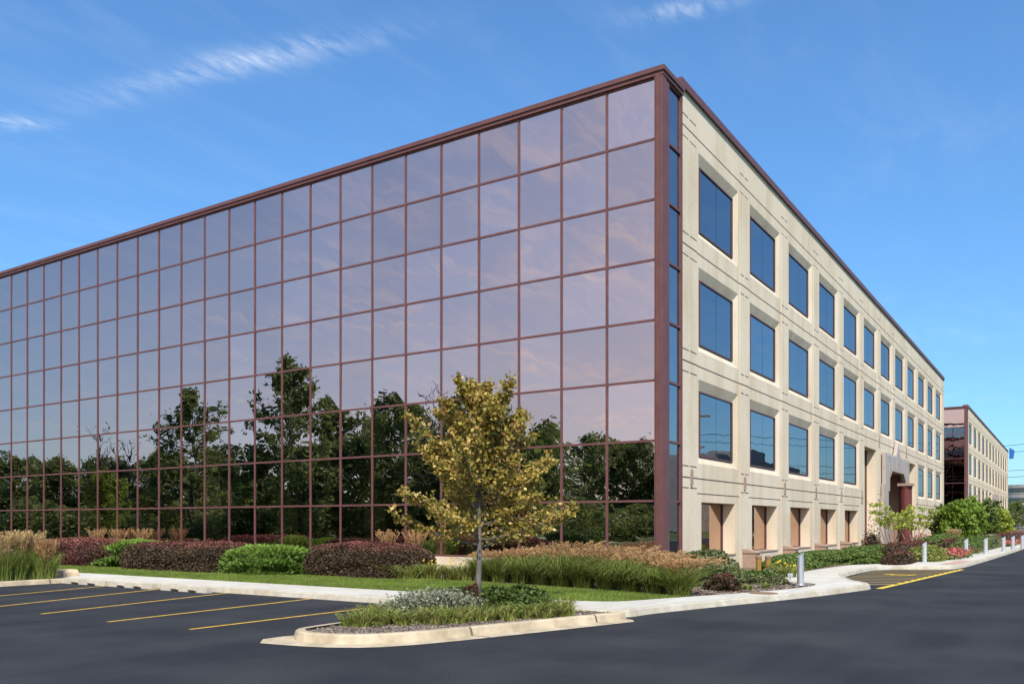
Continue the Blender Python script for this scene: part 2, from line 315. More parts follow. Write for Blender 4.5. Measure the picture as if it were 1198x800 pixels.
L_LAWN = leafmat('lawn_blade', [(.09,.14,.018), (.14,.21,.028), (.20,.27,.04), (.25,.27,.07)], .3)
L_RED = leafmat('red_flower', [(.40,.05,.05), (.55,.12,.12), (.28,.04,.05), (.5,.2,.16), (.10,.14,.03)], .2)
L_YF = leafmat('yellow_flower', [(.7,.5,.04), (.8,.6,.08)], .2)
CHIP = leafmat('chip', [(.12,.085,.06), (.24,.18,.14), (.36,.30,.25), (.17,.12,.085)], 0, .9)

# ------------------------------------------------------------------ ground
g = MB(); g.quad((-1500, -1500, -.03), (1500, -1500, -.03), (1500, 1500, -.03), (-1500, 1500, -.03)); struct(g.build('ground', FIELD))
g = MB(); g.quad((-27, -21, 0), (330, -21, 0), (330, 60, 0), (-27, 60, 0)); struct(g.build('asphalt_lot', ASPH))
g = MB(); g.quad((-39.5, -60, -.026), (-38, -60, -.026), (-38, 120, -.026), (-39.5, 120, -.026)); struct(g.build('far_path', CONC))
def smooth_poly(pts, it=2):
    for _ in range(it):
        q = [pts[0]]
        for a, b in zip(pts[:-1], pts[1:]):
            q += [(a[0]*.8+b[0]*.2, a[1]*.8+b[1]*.2), (a[0]*.2+b[0]*.8, a[1]*.2+b[1]*.8)]
        q.append(pts[-1]); pts = q
    return pts
KL = smooth_poly([(-9.72, 45), (-9.72, 14), (-9.72, 2), (-9.74, -1.5), (-9.70, -2.6), (-9.3, -3.35), (-8.5, -3.42), (-6.5, -4.0), (-4.5, -4.65), (-2.6, -5.18), (-.6, -5.62), (.35, -5.80), (1.05, -5.55), (1.9, -5.0), (4.6, -4.1), (7, -4.02), (10.1, -4.12), (10.9, -4.7), (12.0, -6.45), (13.4, -6.7), (23, -7.05), (42, -7.6), (90, -8.2), (260, -8.7)])
BL = smooth_poly([(-8.1, 45), (-8.1, 10), (-8.1, 0), (-8.05, -1.6), (-7.75, -2.4), (-6.2, -3.0), (-4.4, -3.75), (-2.7, -4.35), (-1.2, -4.62), (-.25, -4.55), (.1, -4.1), (.25, -3.6), (1.5, -3.0), (3.5, -2.75), (8, -2.85), (11, -3.1), (12.8, -4.1), (17.5, -5.4), (34.7, -6.15), (60, -6.6), (260, -7.2)])
def offset(pts, d):
    out = []
    for i, p in enumerate(pts):
        a = pts[max(i-1, 0)]; b = pts[min(i+1, len(pts)-1)]; t = Vector((b[0]-a[0], b[1]-a[1])).normalized(); out.append((p[0]-t.y*d, p[1]+t.x*d))
    return out
def ribbon(m, A, B, za, zb=None):
    zb = za if zb is None else zb
    for i in range(len(A)-1): m.quad((*A[i], za), (*A[i+1], za), (*B[i+1], zb), (*B[i], zb))
def kerb(pts, mat_, name='kerb', h=.13, w=.15, batter=.03):
    k = MB(); inner = offset(pts, w); mid = offset(pts, batter)
    ribbon(k, pts, mid, 0.0, h-.02); ribbon(k, mid, offset(pts, batter+.025), h-.02, h); ribbon(k, offset(pts, batter+.025), inner, h)
    return struct(k.build(name, mat_, smooth=False))
kerb(KL, KERB)
KI = offset(KL, .148)
m = MB(); m.prism(KI + BL[::-1], .0, .126); struct(m.build('sidewalk', CONC))
# planting ground between sidewalk and building (a low bed), and lawn on it
m = MB(); m.prism(BL + [(260, 4), (-0.02, 4), (-.02, 45)], .0, .085); struct(m.build('planting_bed', MULCH))
LAWNP = [(-8.1, 45), (-8.1, 0), (-8.05, -1.6), (-7.75, -2.35), (-6.6, -2.85), (-6.0, -3.05), (-5.75, -2.6), (-5.4, -1), (-4.9, 1.5), (-4.55, 4), (-4.6, 8), (-4.9, 14), (-4.9, 45)]
m = MB(); m.prism(LAWNP, .0, .115); struct(m.build('lawn', LAWN))
m = MB(); m.quad((-80, -120, -.02), (330, -120, -.02), (330, -21.2, -.02), (-80, -21.2, -.02)); struct(m.build('verge_lawn', FIELD))
kerb([(330, -21), (-27, -21)], KERB)
m = MB(); m.prism([(67.6, -6.3), (88, -6.5), (88, 40), (67.6, 40)], 0, .09); struct(m.build('side_lawn', LAWN))
m = MB(); m.prism([(-27, 4), (-20.5, 4), (-20.5, 60), (-27, 60)], 0, .1); struct(m.build('verge_lawn', LAWN))
kerb([(-20.4, 60), (-20.4, 3.9), (-27, 3.9)], KERB)
m = MB(); m.quad((-54, -60, -.018), (-52.6, -60, -.018), (-52.6, 120, -.018), (-54, 120, -.018)); struct(m.build('far_path', CONC))
# stripes
def stripe(m, a, b, w=.1, z=.004):
    t = Vector((b[0]-a[0], b[1]-a[1])).normalized(); n = Vector((-t.y, t.x))*w/2
    m.quad((a[0]-n.x, a[1]-n.y, z), (b[0]-n.x, b[1]-n.y, z), (b[0]+n.x, b[1]+n.y, z), (a[0]+n.x, a[1]+n.y, z))
for a, b in ((P(222, 736), P(447, 709)), (P(126, 727.3), P(363, 700.3)), (P(48, 718), P(270, 693)), (P(-40, 713.3), P(198, 687.6)), (P(-120, 708), P(134, 684.3))):
    m = MB(); stripe(m, a, b); struct(m.build('parking_stripe', YEL))
for k in range(6): m = MB(); stripe(m, (-9.8, 17.6+2.6*k), (-14.9, 17.6+2.6*k)); struct(m.build('parking_stripe', YEL))
# hatched loading area at the ramp
m = MB(); stripe(m, (.6, -5.92), (12.2, -6.78), .17); struct(m.build('kerbside_line', YEL2))
m = MB()
for k in range(12):
    x = 1.9 + k*.80; yb = -4.14 if x > 4.4 else -4.14 - (4.4-x)*.42
    y0 = -5.84 - (x+.8)*.073
    if x > 10.0: yb = -4.3 - (x-10)*1.2
    stripe(m, (x+.8, y0), (x-.05, yb-.06), .28)
struct(m.build('hatch_marking', HATCH))
m = MB(); sx, sy = 7.4, -5.3
stripe(m, (sx, sy-.55), (sx+.1, sy+.45), .14, .008); stripe(m, (sx+.05, sy+.1), (sx-.45, sy+.15), .12, .012); stripe(m, (sx-.55, sy-.35), (sx-.4, sy+.3), .12, .016); stripe(m, (sx-.5, sy-.4), (sx+.1, sy-.55), .12, .020)
struct(m.build('access_marking', YEL2))
# ramp panel on the walk
m = MB(); m.quad((13.2, -6.5, .131), (17.2, -6.7, .131), (17.2, -6.15, .131), (13.2, -5.9, .131)); struct(m.build('ramp_panel', mat('brick_red_panel', (.42, .25, .18), (.5, .33, .25), 12)))

# tree island near the camera
def rounded(pts, it=3):
    for _ in range(it):
        q = []
        for a, b in zip(pts, pts[1:]+pts[:1]): q += [(a[0]*.75+b[0]*.25, a[1]*.75+b[1]*.25), (a[0]*.25+b[0]*.75, a[1]*.25+b[1]*.75)]
        pts = q
    return pts
tip = [(-9.6, -.25), (-12.5, -.22), (-14.2, -.2), (-14.62, -.28), (-14.88, -.65), (-14.85, -1.25), (-14.55, -1.78), (-13.9, -2.15), (-12.5, -2.62), (-11.0, -3.08), (-9.85, -3.42), (-9.6, -3.45)]
tip = smooth_poly(tip, 1)
kerb(tip, KERBT, h=.14, w=.17)
gi = [p for p in tip if True]; 
m = MB(); lo_ = offset(gi, -.30); lo_[0] = (-9.75, -.25); lo_[1] = (lo_[1][0], -.25)
front = [i for i, p in enumerate(gi) if p[0] < -14.1 or p[1] < -1.0]
A_ = [gi[i] for i in front]; B_ = []
for j, i in enumerate(front):
    wd_ = .32 + .34*math.exp(-((gi[i][1]+.35)/.32)**2); wd_ *= min(1, j/3); B_.append(offset(gi, -wd_)[i])
B_[-1] = (A_[-1][0], A_[-1][1]-.05); B_[-2] = (A_[-2][0], A_[-2][1]-.15)
ribbon(m, B_, A_, .008, .012); struct(m.build('gutter', KERBT))
m = MB(); inn = offset(tip, .168); m.prism(inn + [(-9.6, -.42)], 0, .10); struct(m.build('island_bed', GRAV))
# left island
tipL = smooth_poly([(-9.6, 17.3), (-14.4, 17.3), (-14.9, 16.6), (-14.9, 15.0), (-14.4, 14.4), (-11.5, 14.3), (-9.75, 14.28)], 1)
kerb(tipL, KERBT, h=.13, w=.17)
m = MB(); m.prism(offset(tipL, .168), 0, .10); struct(m.build('island_bed', GRAV))

rng = np.random.default_rng(7); rnd = random.Random(5)
def inpoly(pts, poly):
    x, y = pts[:, 0], pts[:, 1]; c = np.zeros(len(pts), bool); j = len(poly)-1
    for i in range(len(poly)):
        xi, yi = poly[i]; xj, yj = poly[j]
        if yi != yj: c ^= ((yi > y) != (yj > y)) & (x < (xj-xi)*(y-yi)/(yj-yi)+xi)
        j = i
    return c
def scatter(poly, n):
    a = np.array(poly); lo = a.min(0); hi = a.max(0); p = lo + rng.random((n, 2))*(hi-lo); return p[inpoly(p, poly)]
def blades(name, mat_, pts, z, h, w, lean=.35, parent=None):        # one triangle per blade
    n = len(pts); a = rng.random(n)*6.283; hh = h*(.5+rng.random(n)); dx = np.cos(a)*w/2; dy = np.sin(a)*w/2
    lx = rng.normal(0, lean, n)*hh; ly = rng.normal(0, lean, n)*hh; V = np.empty((n, 3, 3))
    V[:, 0] = np.c_[pts[:, 0]-dx, pts[:, 1]-dy, np.full(n, z)]; V[:, 1] = np.c_[pts[:, 0]+dx, pts[:, 1]+dy, np.full(n, z)]; V[:, 2] = np.c_[pts[:, 0]+lx, pts[:, 1]+ly, z+hh]
    return np_mesh(name, V, 3, mat_, parent)
vis = [(-8.1, 26), (-8.1, 0), (-8.05, -1.6), (-7.75, -2.35), (-6.6, -2.85), (-6.0, -3.05), (-5.75, -2.6), (-5.4, -1), (-4.9, 1.5), (-4.55, 4), (-4.6, 8), (-4.9, 14), (-4.9, 26)]
tag(blades('grass', L_LAWN, scatter(vis, 260000), .112, .045, .016), 'short mown green lawn between the sidewalk and the hedges', 'grass', kind='stuff')
def chips(name, poly, n, z, s, label):
    p = scatter(poly, n); n = len(p); c = np.c_[p, np.full(n, z)+rng.random(n)*.015]
    V = c[:, None, :] + rng.normal(0, 1, (n, 4, 3))*s*np.array([1, 1, .45]); o = np_mesh(name, V, 4, CHIP); tag(o, label, 'mulch', kind='stuff')
chips('wood_chips', inn, 22000, .105, .014, 'loose grey brown wood chips covering the island bed')
chips('mulch_chips', [(-6.0, -3.0), (-2.7, -4.3), (-.3, -4.5), (.1, -3.6), (3.5, -2.75), (3.5, -1.0), (-3, -1.0)], 24000, .09, .022, 'brown bark mulch and stones in the bed before the stone front')
def tuft_scatter(): pass

# ------------------------------------------------------------------ office buildings
PITCH = 5.33; T0 = 3.04; OW = 3.97
JZ = [14.22, 10.50, 6.84, 3.18]
def office(ox, near, pitch, end, nb_glass, label):
    root = empty('office_building', (ox, 0, 0), label, 'building')
    st = STONE if near else STONE2; X = lambda x: ox + x
    W_ = MB(); base = .02; n = 12
    def rect(x0, x1, z0, z1, y=0): W_.quad((X(x0), y, z0), (X(x1), y, z0), (X(x1), y, z1), (X(x0), y, z1))
    def opening(c0, c1, z0, z1, ox0, ox1, oz0, oz1, ix0, ix1, iz0, iz1, d):
        rect(c0, ox0, z0, z1); rect(ox1, c1, z0, z1); rect(ox0, ox1, z0, oz0); rect(ox0, ox1, oz1, z1)
        o = [(X(ox0), 0, oz0), (X(ox1), 0, oz0), (X(ox1), 0, oz1), (X(ox0), 0, oz1)]; i = [(X(ix0), d, iz0), (X(ix1), d, iz0), (X(ix1), d, iz1), (X(ix0), d, iz1)]
        for a in range(4): b = (a+1) % 4; W_.quad(o[a], o[b], i[b], i[a])
    wins = []
    top = 15.34
    rect(1.5, end, JZ[0], top)
    ent = (5, 6, 7, 8)
    for b in range(n):
        t = T0 + pitch*b; ow = OW*pitch/PITCH; c0 = 1.5 if b == 0 else t - (pitch-ow)/2; c1 = end if b == n-1 else t + ow + (pitch-ow)/2
        for f in range(3):
            zt = JZ[f]; zb = JZ[f+1]
            if f == 2 and b in ent: continue
            gx0, gx1, gz0, gz1, d = t+.33, t+ow-.35, zt-2.92, zt-.76, .14
            opening(c0, c1, zb, zt, t, t+ow, zt-3.16, zt-.42, gx0, gx1, gz0, gz1, d); wins.append((gx0, gx1, gz0, gz1, d, GLASSR, f))
        if b in (5, 8):
            opening(c0, c1, base, JZ[2], t+.15, t+ow-.15, base+.02, 6.25, t+.15, t+ow-.15, base+.02, 6.25, .62)
            wins.append((t+.15, t+ow-.15, base+.02, 6.25, .62, GLASSG, 4))
        elif b in (6, 7): pass
        else:
            opening(c0, c1, base, JZ[3], t+.26, t+ow-.36, .62, 2.42, t+.26, t+ow-.36, .62, 2.42, .5); wins.append((t+.26, t+ow-.36, .62, 2.42, .5, GLASSG, 3))
    ea = T0 + pitch*6 - (pitch-OW*pitch/PITCH)/2; eb = T0 + pitch*8 - (pitch-OW*pitch/PITCH)/2
    ex0, ex1 = ea+1.1, eb-.9
    opening(ea, eb, base, JZ[2], ex0, ex1, base+.01, 5.2, ex0, ex1, base+.01, 5.2, 2.6)
    lin = MB()  # added darker lining: the shade of the entrance recess put in as colour
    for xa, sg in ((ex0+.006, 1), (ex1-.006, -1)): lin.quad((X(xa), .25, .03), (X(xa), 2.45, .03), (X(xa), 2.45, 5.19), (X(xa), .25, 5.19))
    lin.quad((X(ex0), .25, 5.19), (X(ex1), .25, 5.19), (X(ex1), 2.45, 5.19), (X(ex0), 2.45, 5.19)); lin.build('entrance_shade_lining', PINKST, root)
    # piers standing a little proud
    for b in range(n+1):
        if b == 0: x0, x1 = 1.52, T0-.18
        elif b == n: x0, x1 = T0+pitch*(n-1)+OW*pitch/PITCH+.18, end-.02
        else: x0 = T0+pitch*(b-1)+OW*pitch/PITCH+.18; x1 = T0+pitch*b-.18
        if b == 7: W_.box(X(x0), X(x1), -.022, -.001, 6.87, 13.85); continue
        W_.box(X(x0), X(x1), -.022, -.001, base, 13.85)
    # roof, rear and end wall
    W_.quad((X(0.3), .3, 15.0), (X(end), .3, 15.0), (X(end), 40, 15.0), (X(.3), 40, 15.0))
    W_.quad((X(1.5), 0, base), (X(1.5), 0.01, base), (X(1.5), .01, top), (X(1.5), 0, top))
    wall = W_.build('stone_wall', st, root)
    for k, zj in enumerate(JZ):
        J = MB()
        for b in range(n+1):
            if b == 0: x0, x1 = 1.52, T0-.18
            elif b == n: x0, x1 = T0+pitch*(n-1)+OW*pitch/PITCH+.18, end-.02
            else: x0 = T0+pitch*(b-1)+OW*pitch/PITCH+.18; x1 = T0+pitch*b-.18
            if b == 7 and k == 3: continue
            if b > 0 and b < n or True:
                yf = -.0255 if zj < 14 else -.004
                J.box(X(x0-.003), X(x1+.003), yf, -.0005, zj-.02, zj+.02)
                for dz in (-.33, .36):
                    zz = zj+dz
                    yy = -.0255 if zz < 13.85 else -.004
                    xm = (x0+x1)/2; J.box(X(x0+.05), X(xm-.06), yy, -.0005, zz-.016, zz+.016); J.box(X(xm+.06), X(x1-.05), yy, -.0005, zz-.016, zz+.016)
            if b < n and not (k == 3 and b in (5, 6, 7, 8)):
                nx = (T0+pitch*b-.18, T0+pitch*b+OW*pitch/PITCH+.18)
                J.box(X(nx[0]), X(nx[1]), -.004, -.0005, zj-.018, zj+.018)
                if k == 3: J.box(X(nx[0]+.05), X(nx[1]-.05), -.004, -.0005, zj-.50, zj-.47)
        J.build('wall_joint', JOINT, root)
    # brown coping of the stone front
    c = MB(); c.box(X(1.45), X(end+.1), -.07, .5, 15.345, 15.58); c.box(X(1.45), X(end+.1), -.095, -.071, 15.30, 15.40); c.build('coping', BROWN, root)
    # plaques
    for b in range(n+1):
        for k in ((3,) if b not in (6, 7, 8) else (2,)):
            x = T0+pitch*b-.68*pitch/PITCH; p = MB(); p.box(X(x-.11), X(x+.11), -.05, -.0265, JZ[k]-.22, JZ[k]+.22); p.box(X(x-.06), X(x+.06), -.0502, -.0265, JZ[k]+.2202, JZ[k]+.27); p.box(X(x-.06), X(x+.06), -.0502, -.0265, JZ[k]-.27, JZ[k]-.2202)
            p.build('plaque', PINKST, root)
    # windows
    for (x0, x1, z0, z1, d, gm, f) in wins:
        fr = MB(); w = .045; y0, y1 = d-.06, d-.002
        fr.box(X(x0), X(x0+w), y0, y1, z0, z1); fr.box(X(x1-w), X(x1), y0, y1, z0, z1); fr.box(X(x0+w), X(x1-w), y0, y1, z1-w, z1); fr.box(X(x0+w), X(x1-w), y0, y1, z0, z0+w)
        if f == 4:
            fr.box(X(x0+w), X(x1-w), y0+.01, y1, 2.4, 2.5); fr.box(X((x0+x1)/2-.03), X((x0+x1)/2+.03), y0+.01, y1, z0+w, 2.4)
        fo = fr.build('window', BROWN2, root)
        pm = MB(); y = d-.02
        if f < 3:
            xm = (x0+x1)/2+.0; j = lambda: rnd.uniform(-.0022, .0022)
            pm.quad((X(x0+w), y+j(), z0+w), (X(xm-.012), y+j(), z0+w), (X(xm-.012), y+j(), z1-w), (X(x0+w), y+j(), z1-w))
            pm.quad((X(xm+.012), y+j(), z0+w), (X(x1-w), y+j(), z0+w), (X(x1-w), y+j(), z1-w), (X(xm+.012), y+j(), z1-w))
            pm.quad((X(xm-.02), y+.012, z0+w), (X(xm+.02), y+.012, z0+w), (X(xm+.02), y+.012, z1-w), (X(xm-.02), y+.012, z1-w))
        else: pm.quad((X(x0+w), y, z0+w), (X(x1-w), y, z0+w), (X(x1-w), y, z1-w), (X(x0+w), y, z1-w))
        pm.build('pane', gm, fo)
        if f == 3:
            s = MB(); s.box(X(x0-.05), X(x1+.05), -.03, d-.061, z0-.035, z0+.012); s.build('sill', PINKST, fo)
    # entrance
    e = MB(); cx = (ex0+ex1)/2
    def pt(dx): return X(cx+dx)
    outl = [(-5.35, .02), (-5.35, 3.3), (-5.0, 3.3), (-5.0, 4.2), (-4.75, 4.2), (-4.75, 6.22), (-.95, 6.22), (-.55, 6.45), (0, 7.15), (.55, 6.45), (.95, 6.22), (4.75, 6.22), (4.75, 4.2), (5.0, 4.2), (5.0, 3.3), (5.35, 3.3), (5.35, .02),
            (3.7, .02), (3.7, 3.8), (3.2, 3.8), (3.2, 4.6), (2.3, 5.15), (-2.3, 5.15), (-3.2, 4.6), (-3.2, 3.8), (-3.7, 3.8), (-3.7, .02)]
    bm = bmesh.new(); vf = [bm.verts.new((pt(a), -.30, z)) for a, z in outl]; face = bm.faces.new(vf)
    r_ = bmesh.ops.extrude_face_region(bm, geom=[face]); bmesh.ops.translate(bm, vec=(0, .23, 0), verts=[v for v in r_['geom'] if isinstance(v, bmesh.types.BMVert)])
    bmesh.ops.recalc_face_normals(bm, faces=bm.faces); bm.verts.ensure_lookup_table(); bm.verts.index_update()
    e.add([v.co[:] for v in bm.verts], [[v.index for v in f.verts] for f in bm.faces]); bm.free()
    portal = e.build('entrance_portal', GREYST, root)
    il = MB()
    for a, b in zip(outl[1:16], outl[2:16]):
        p0 = Vector((pt(a[0]*.94), a[1]-.1)); p1 = Vector((pt(b[0]*.94), b[1]-.1)); dd = p1-p0
        if dd.length < .05: continue
        nn = Vector((-dd.y, dd.x)).normalized()*.045
        il.add([(p0.x-nn.x, -.306, p0.y-nn.y), (p1.x-nn.x, -.306, p1.y-nn.y), (p1.x+nn.x, -.306, p1.y+nn.y), (p0.x+nn.x, -.306, p0.y+nn.y)], [(0, 1, 2, 3)])
    for s_ in (-1, 1):
        for sx in (.9, 2.3): il.box(pt(s_*sx)-.05, pt(s_*sx)+.05, -.309, -.302, 5.25, 6.05)
    il.build('inlay', GREYIN, portal)
    for s_ in (-1, 1):
        m_ = MB(); th = [2*math.pi*i/16 for i in range(16)]; m_.add([(pt(s_*3.6)+.2*math.cos(a), -.312, 5.35+.42*math.sin(a)) for a in th], [tuple(range(16))]); m_.build('medallion', GREYIN, portal)
    c = MB(); c.lathe((X(cx), -.75, .02), [(.5, 0), (.5, .25), (.40, .27), (.40, 4.0), (.42, 4.02), (.44, 4.2)], 28); c.build('column', REDCOL, root, smooth=False)
    c = MB(); c.box(X(cx-.48), X(cx+.48), -1.22, -.302, 4.23, 4.40); c.build('capital_beam', PINKST, root)
    dr = MB(); dr.box(X(ex0), X(ex1), 2.5, 2.58, .03, 5.2); dr.build('entrance_glazing', GLASSG, root)
    for k in range(4):
        x = ex0+.9+k*1.9; q = MB(); q.box(X(x), X(x+.08), 2.4, 2.495, .03, 2.4); q.box(X(x+1.2), X(x+1.28), 2.4, 2.495, .03, 2.4); q.box(X(x+.08), X(x+1.2), 2.4, 2.495, 2.3, 2.4); q.box(X(x+.08), X(x+1.2), 2.4, 2.495, .9, .98); do = q.build('door', BROWN2, root)
        h = MB(); h.tube([(X(x+1.1), 2.36, .8), (X(x+1.1), 2.36, 1.5)], .02); h.build('handle', STEEL, do)
    # ---------------- glass front
    R0 = .60; RH = 1.795 if near else 2.872; BW = 1.61 if near else 3.1; rows = 8 if near else 5; V0 = .18; L_ = nb_glass*BW
    pl = MB(); pl.box(X(-.04), X(.5), V0, V0+L_, .0, R0-.03); pl.box(X(-.10), X(-.041), V0, V0+L_, .0, .30); pl.build('plinth', STONE, root)
    cw = MB(); mw = .068
    for i in range(1, nb_glass+1): cw.box(X(-.030), X(.04), V0+i*BW-mw/2, V0+i*BW+mw/2, R0, R0+rows*RH)
    for r in range(0, rows+1):
        for i in range(nb_glass): cw.box(X(-.026), X(.04), V0+i*BW+(mw/2 if i else 0), V0+(i+1)*BW-mw/2, R0+r*RH-(.034 if r else .03), R0+r*RH+.034)
    cwo = cw.build('curtain_wall', BROWN, root)
    rest = MB()
    for i in range(nb_glass):
        for r in range(rows):
            j = lambda: rnd.uniform(-.0055, .0055); y0, y1 = V0+i*BW+.02, V0+(i+1)*BW-.02; z0, z1 = R0+r*RH+.02, R0+(r+1)*RH-.02
            q = [(X(j()), y0, z0), (X(j()), y0, z1), (X(j()), y1, z1), (X(j()), y1, z0)]; q = [q[3], q[2], q[1], q[0]][::-1]
            if near and i*8+(7-r) < 100: p = MB(); p.quad(*q); p.build('glass_pane', GLASSL, cwo)
            elif near: rest.quad(*q)
            else: p = MB(); p.quad(*q); p.build('glass_pane', GLASSL, cwo)
    if near: tag(rest.build('glass_panes', GLASSL, cwo), None, None, kind='stuff')
    # corner post and narrow return glazing
    c = MB(); c.box(X(-.09), X(.16), -.09, V0, .3, 14.98); c.box(X(.161), X(.46), -.07, .05, .3, 14.98); c.box(X(-.11), X(-.091), .02, .12, .3, 14.98); c.box(X(1.38), X(1.499), -.07, .05, .3, 14.98); c.build('corner_post', BROWN, root)
    fr = MB()
    for r in range(rows+1): fr.box(X(.461), X(1.379), -.05, .04, R0+r*RH-.035, R0+r*RH+.035)
    fo = fr.build('return_glazing', BROWN, root)
    for r in range(rows): p = MB(); p.quad((X(.44), 0, R0+r*RH), (X(1.4), rnd.uniform(-.003, .003), R0+r*RH), (X(1.4), 0, R0+(r+1)*RH), (X(.44), 0, R0+(r+1)*RH)); p.build('corner_pane', GLASSR, fo)
    c = MB(); c.box(X(.3), X(1.5), -.05, .4, .0, .56); c.build('return_plinth', STONE, root)
    c = MB(); c.box(X(-.10), X(.6), -.11, V0+L_, 14.985, 15.10); c.box(X(-.14), X(.6), -.15, V0+L_, 15.101, 15.24); c.box(X(.601), X(1.5), -.11, .6, 14.985, 15.10); c.box(X(.601), X(1.5), -.15, .6, 15.101, 15.24); c.build('parapet_coping', BROWN, root)
    # interior behind the tinted glass
    it = MB()
    for zf in (.55, 4.19, 7.78, 11.37, 14.9): it.box(X(.12), X(7), .3, V0+L_, zf-.35, zf-.05)
    it.quad((X(7), .3, 0), (X(7), V0+L_, 0), (X(7), V0+L_, 15), (X(7), .3, 15)); it.quad((X(.1), V0+L_, 0), (X(7), V0+L_, 0), (X(7), V0+L_, 15), (X(.1), V0+L_, 15))
    it.quad((X(.3), .75, .0), (X(7), .75, .0), (X(7), .75, 15), (X(.3), .75, 15))
    it.build('interior', INT, root)
    k = 0; y = 2.6
    while y < L_ and near:
        c = MB(); c.box(X(.75), X(1.3), y-.3, y+.3, .5, 14.5); c.build('interior_column', INTC, root); y += 3*BW; k += 1
    # far end wall of glass and back
    b = MB(); b.box(X(end-.3), X(end-.001), .3, V0+L_, .0, 15.0); b.build('end_glazing', GLASSL, root)
    b = MB()
    for i in range(0, 18): b.box(X(end), X(end+.07), .3+i*1.61, .38+i*1.61, 0, 15.4)
    for r in range(rows+1): b.box(X(end), X(end+.06), .381, 29, R0+r*RH-.04, R0+r*RH+.04)
    b.box(X(end-.2), X(end+.15), -.02, 29, 15.301, 15.50)
    b.build('end_mullions', BROWN, root)
    return root
office(0, True, PITCH, 67.3, 31, 'four storey corner office building with long mirrored glass front and pale stone side')
office(88.2, False, 6.1, 78.5, 12, 'second stone office building standing farther along the road beyond the trees')

# pedestals at the piers
def pedestal(x, i):
    t = empty('stone_pedestal', (x, -.45, .08), '', 'pedestal', 'stone pedestals along the pale stone front')
    m = MB(); m.box(x-.24, x+.24, -.52, -.03, .08, .62); m.build('base', PINKST, t, bevel=.01)
    m = MB(); m.add([(x-.27, -.55, .621), (x+.27, -.55, .621), (x+.27, -.03, .621), (x-.27, -.03, .621), (x-.27, -.55, .66), (x+.27, -.55, .66), (x+.27, -.03, .79), (x-.27, -.03, .79)],
                    [(0,3,2,1), (4,5,6,7), (0,1,5,4), (1,2,6,5), (2,3,7,6), (3,0,4,7)]); m.build('cap', PINKST, t, bevel=.008)
    m = MB(); m.box(x-.17, x+.17, -.535, -.521, .16, .54); m.box(x-.15, x+.15, -.543, -.536, .18, .21); m.build('grille', BROWN2, t)
    ords = ['nearest the glass corner', 'second from the glass corner', 'third from the glass corner', 'fourth from the glass corner', 'fifth from the glass corner']
    t['label'] = 'brown stone pedestal with sloping cap at a pier, ' + ords[i]
for i in range(5): pedestal(T0 + PITCH*(i+1) - .68, i)

# ------------------------------------------------------------------ vegetation
def leaves(name, C, size, mat_, parent, aspect=1.5, updir=None, jit=.4, fold=False):
    C = np.asarray(C, dtype=float); n = len(C)
    a = rng.normal(size=(n, 3)); 
    if updir is not None: a = a*jit + np.asarray(updir)
    a /= np.linalg.norm(a, axis=1, keepdims=True); b = rng.normal(size=(n, 3)); b -= (a*b).sum(1, keepdims=True)*a; b /= np.linalg.norm(b, axis=1, keepdims=True)
    s = size*(.6+.8*rng.random((n, 1))); u = a*s*aspect*.5; w = b*s*.5
    V = np.empty((n, 4, 3)); V[:, 0] = C-u; V[:, 1] = C+w-u*.1; V[:, 2] = C+u; V[:, 3] = C-w-u*.1
    return np_mesh(name, V, 4, mat_, parent)
def limb(p0, d, ln, seg, rs, bend=.12, up=.04):
    pts = [np.array(p0, float)]; d = np.array(d, float); d /= np.linalg.norm(d)
    for k in range(seg):
        d = d + np.array([rs.normal(0, bend), rs.normal(0, bend), rs.normal(0, bend*.6)+up]); d /= np.linalg.norm(d); pts.append(pts[-1]+d*ln/seg)
    return pts
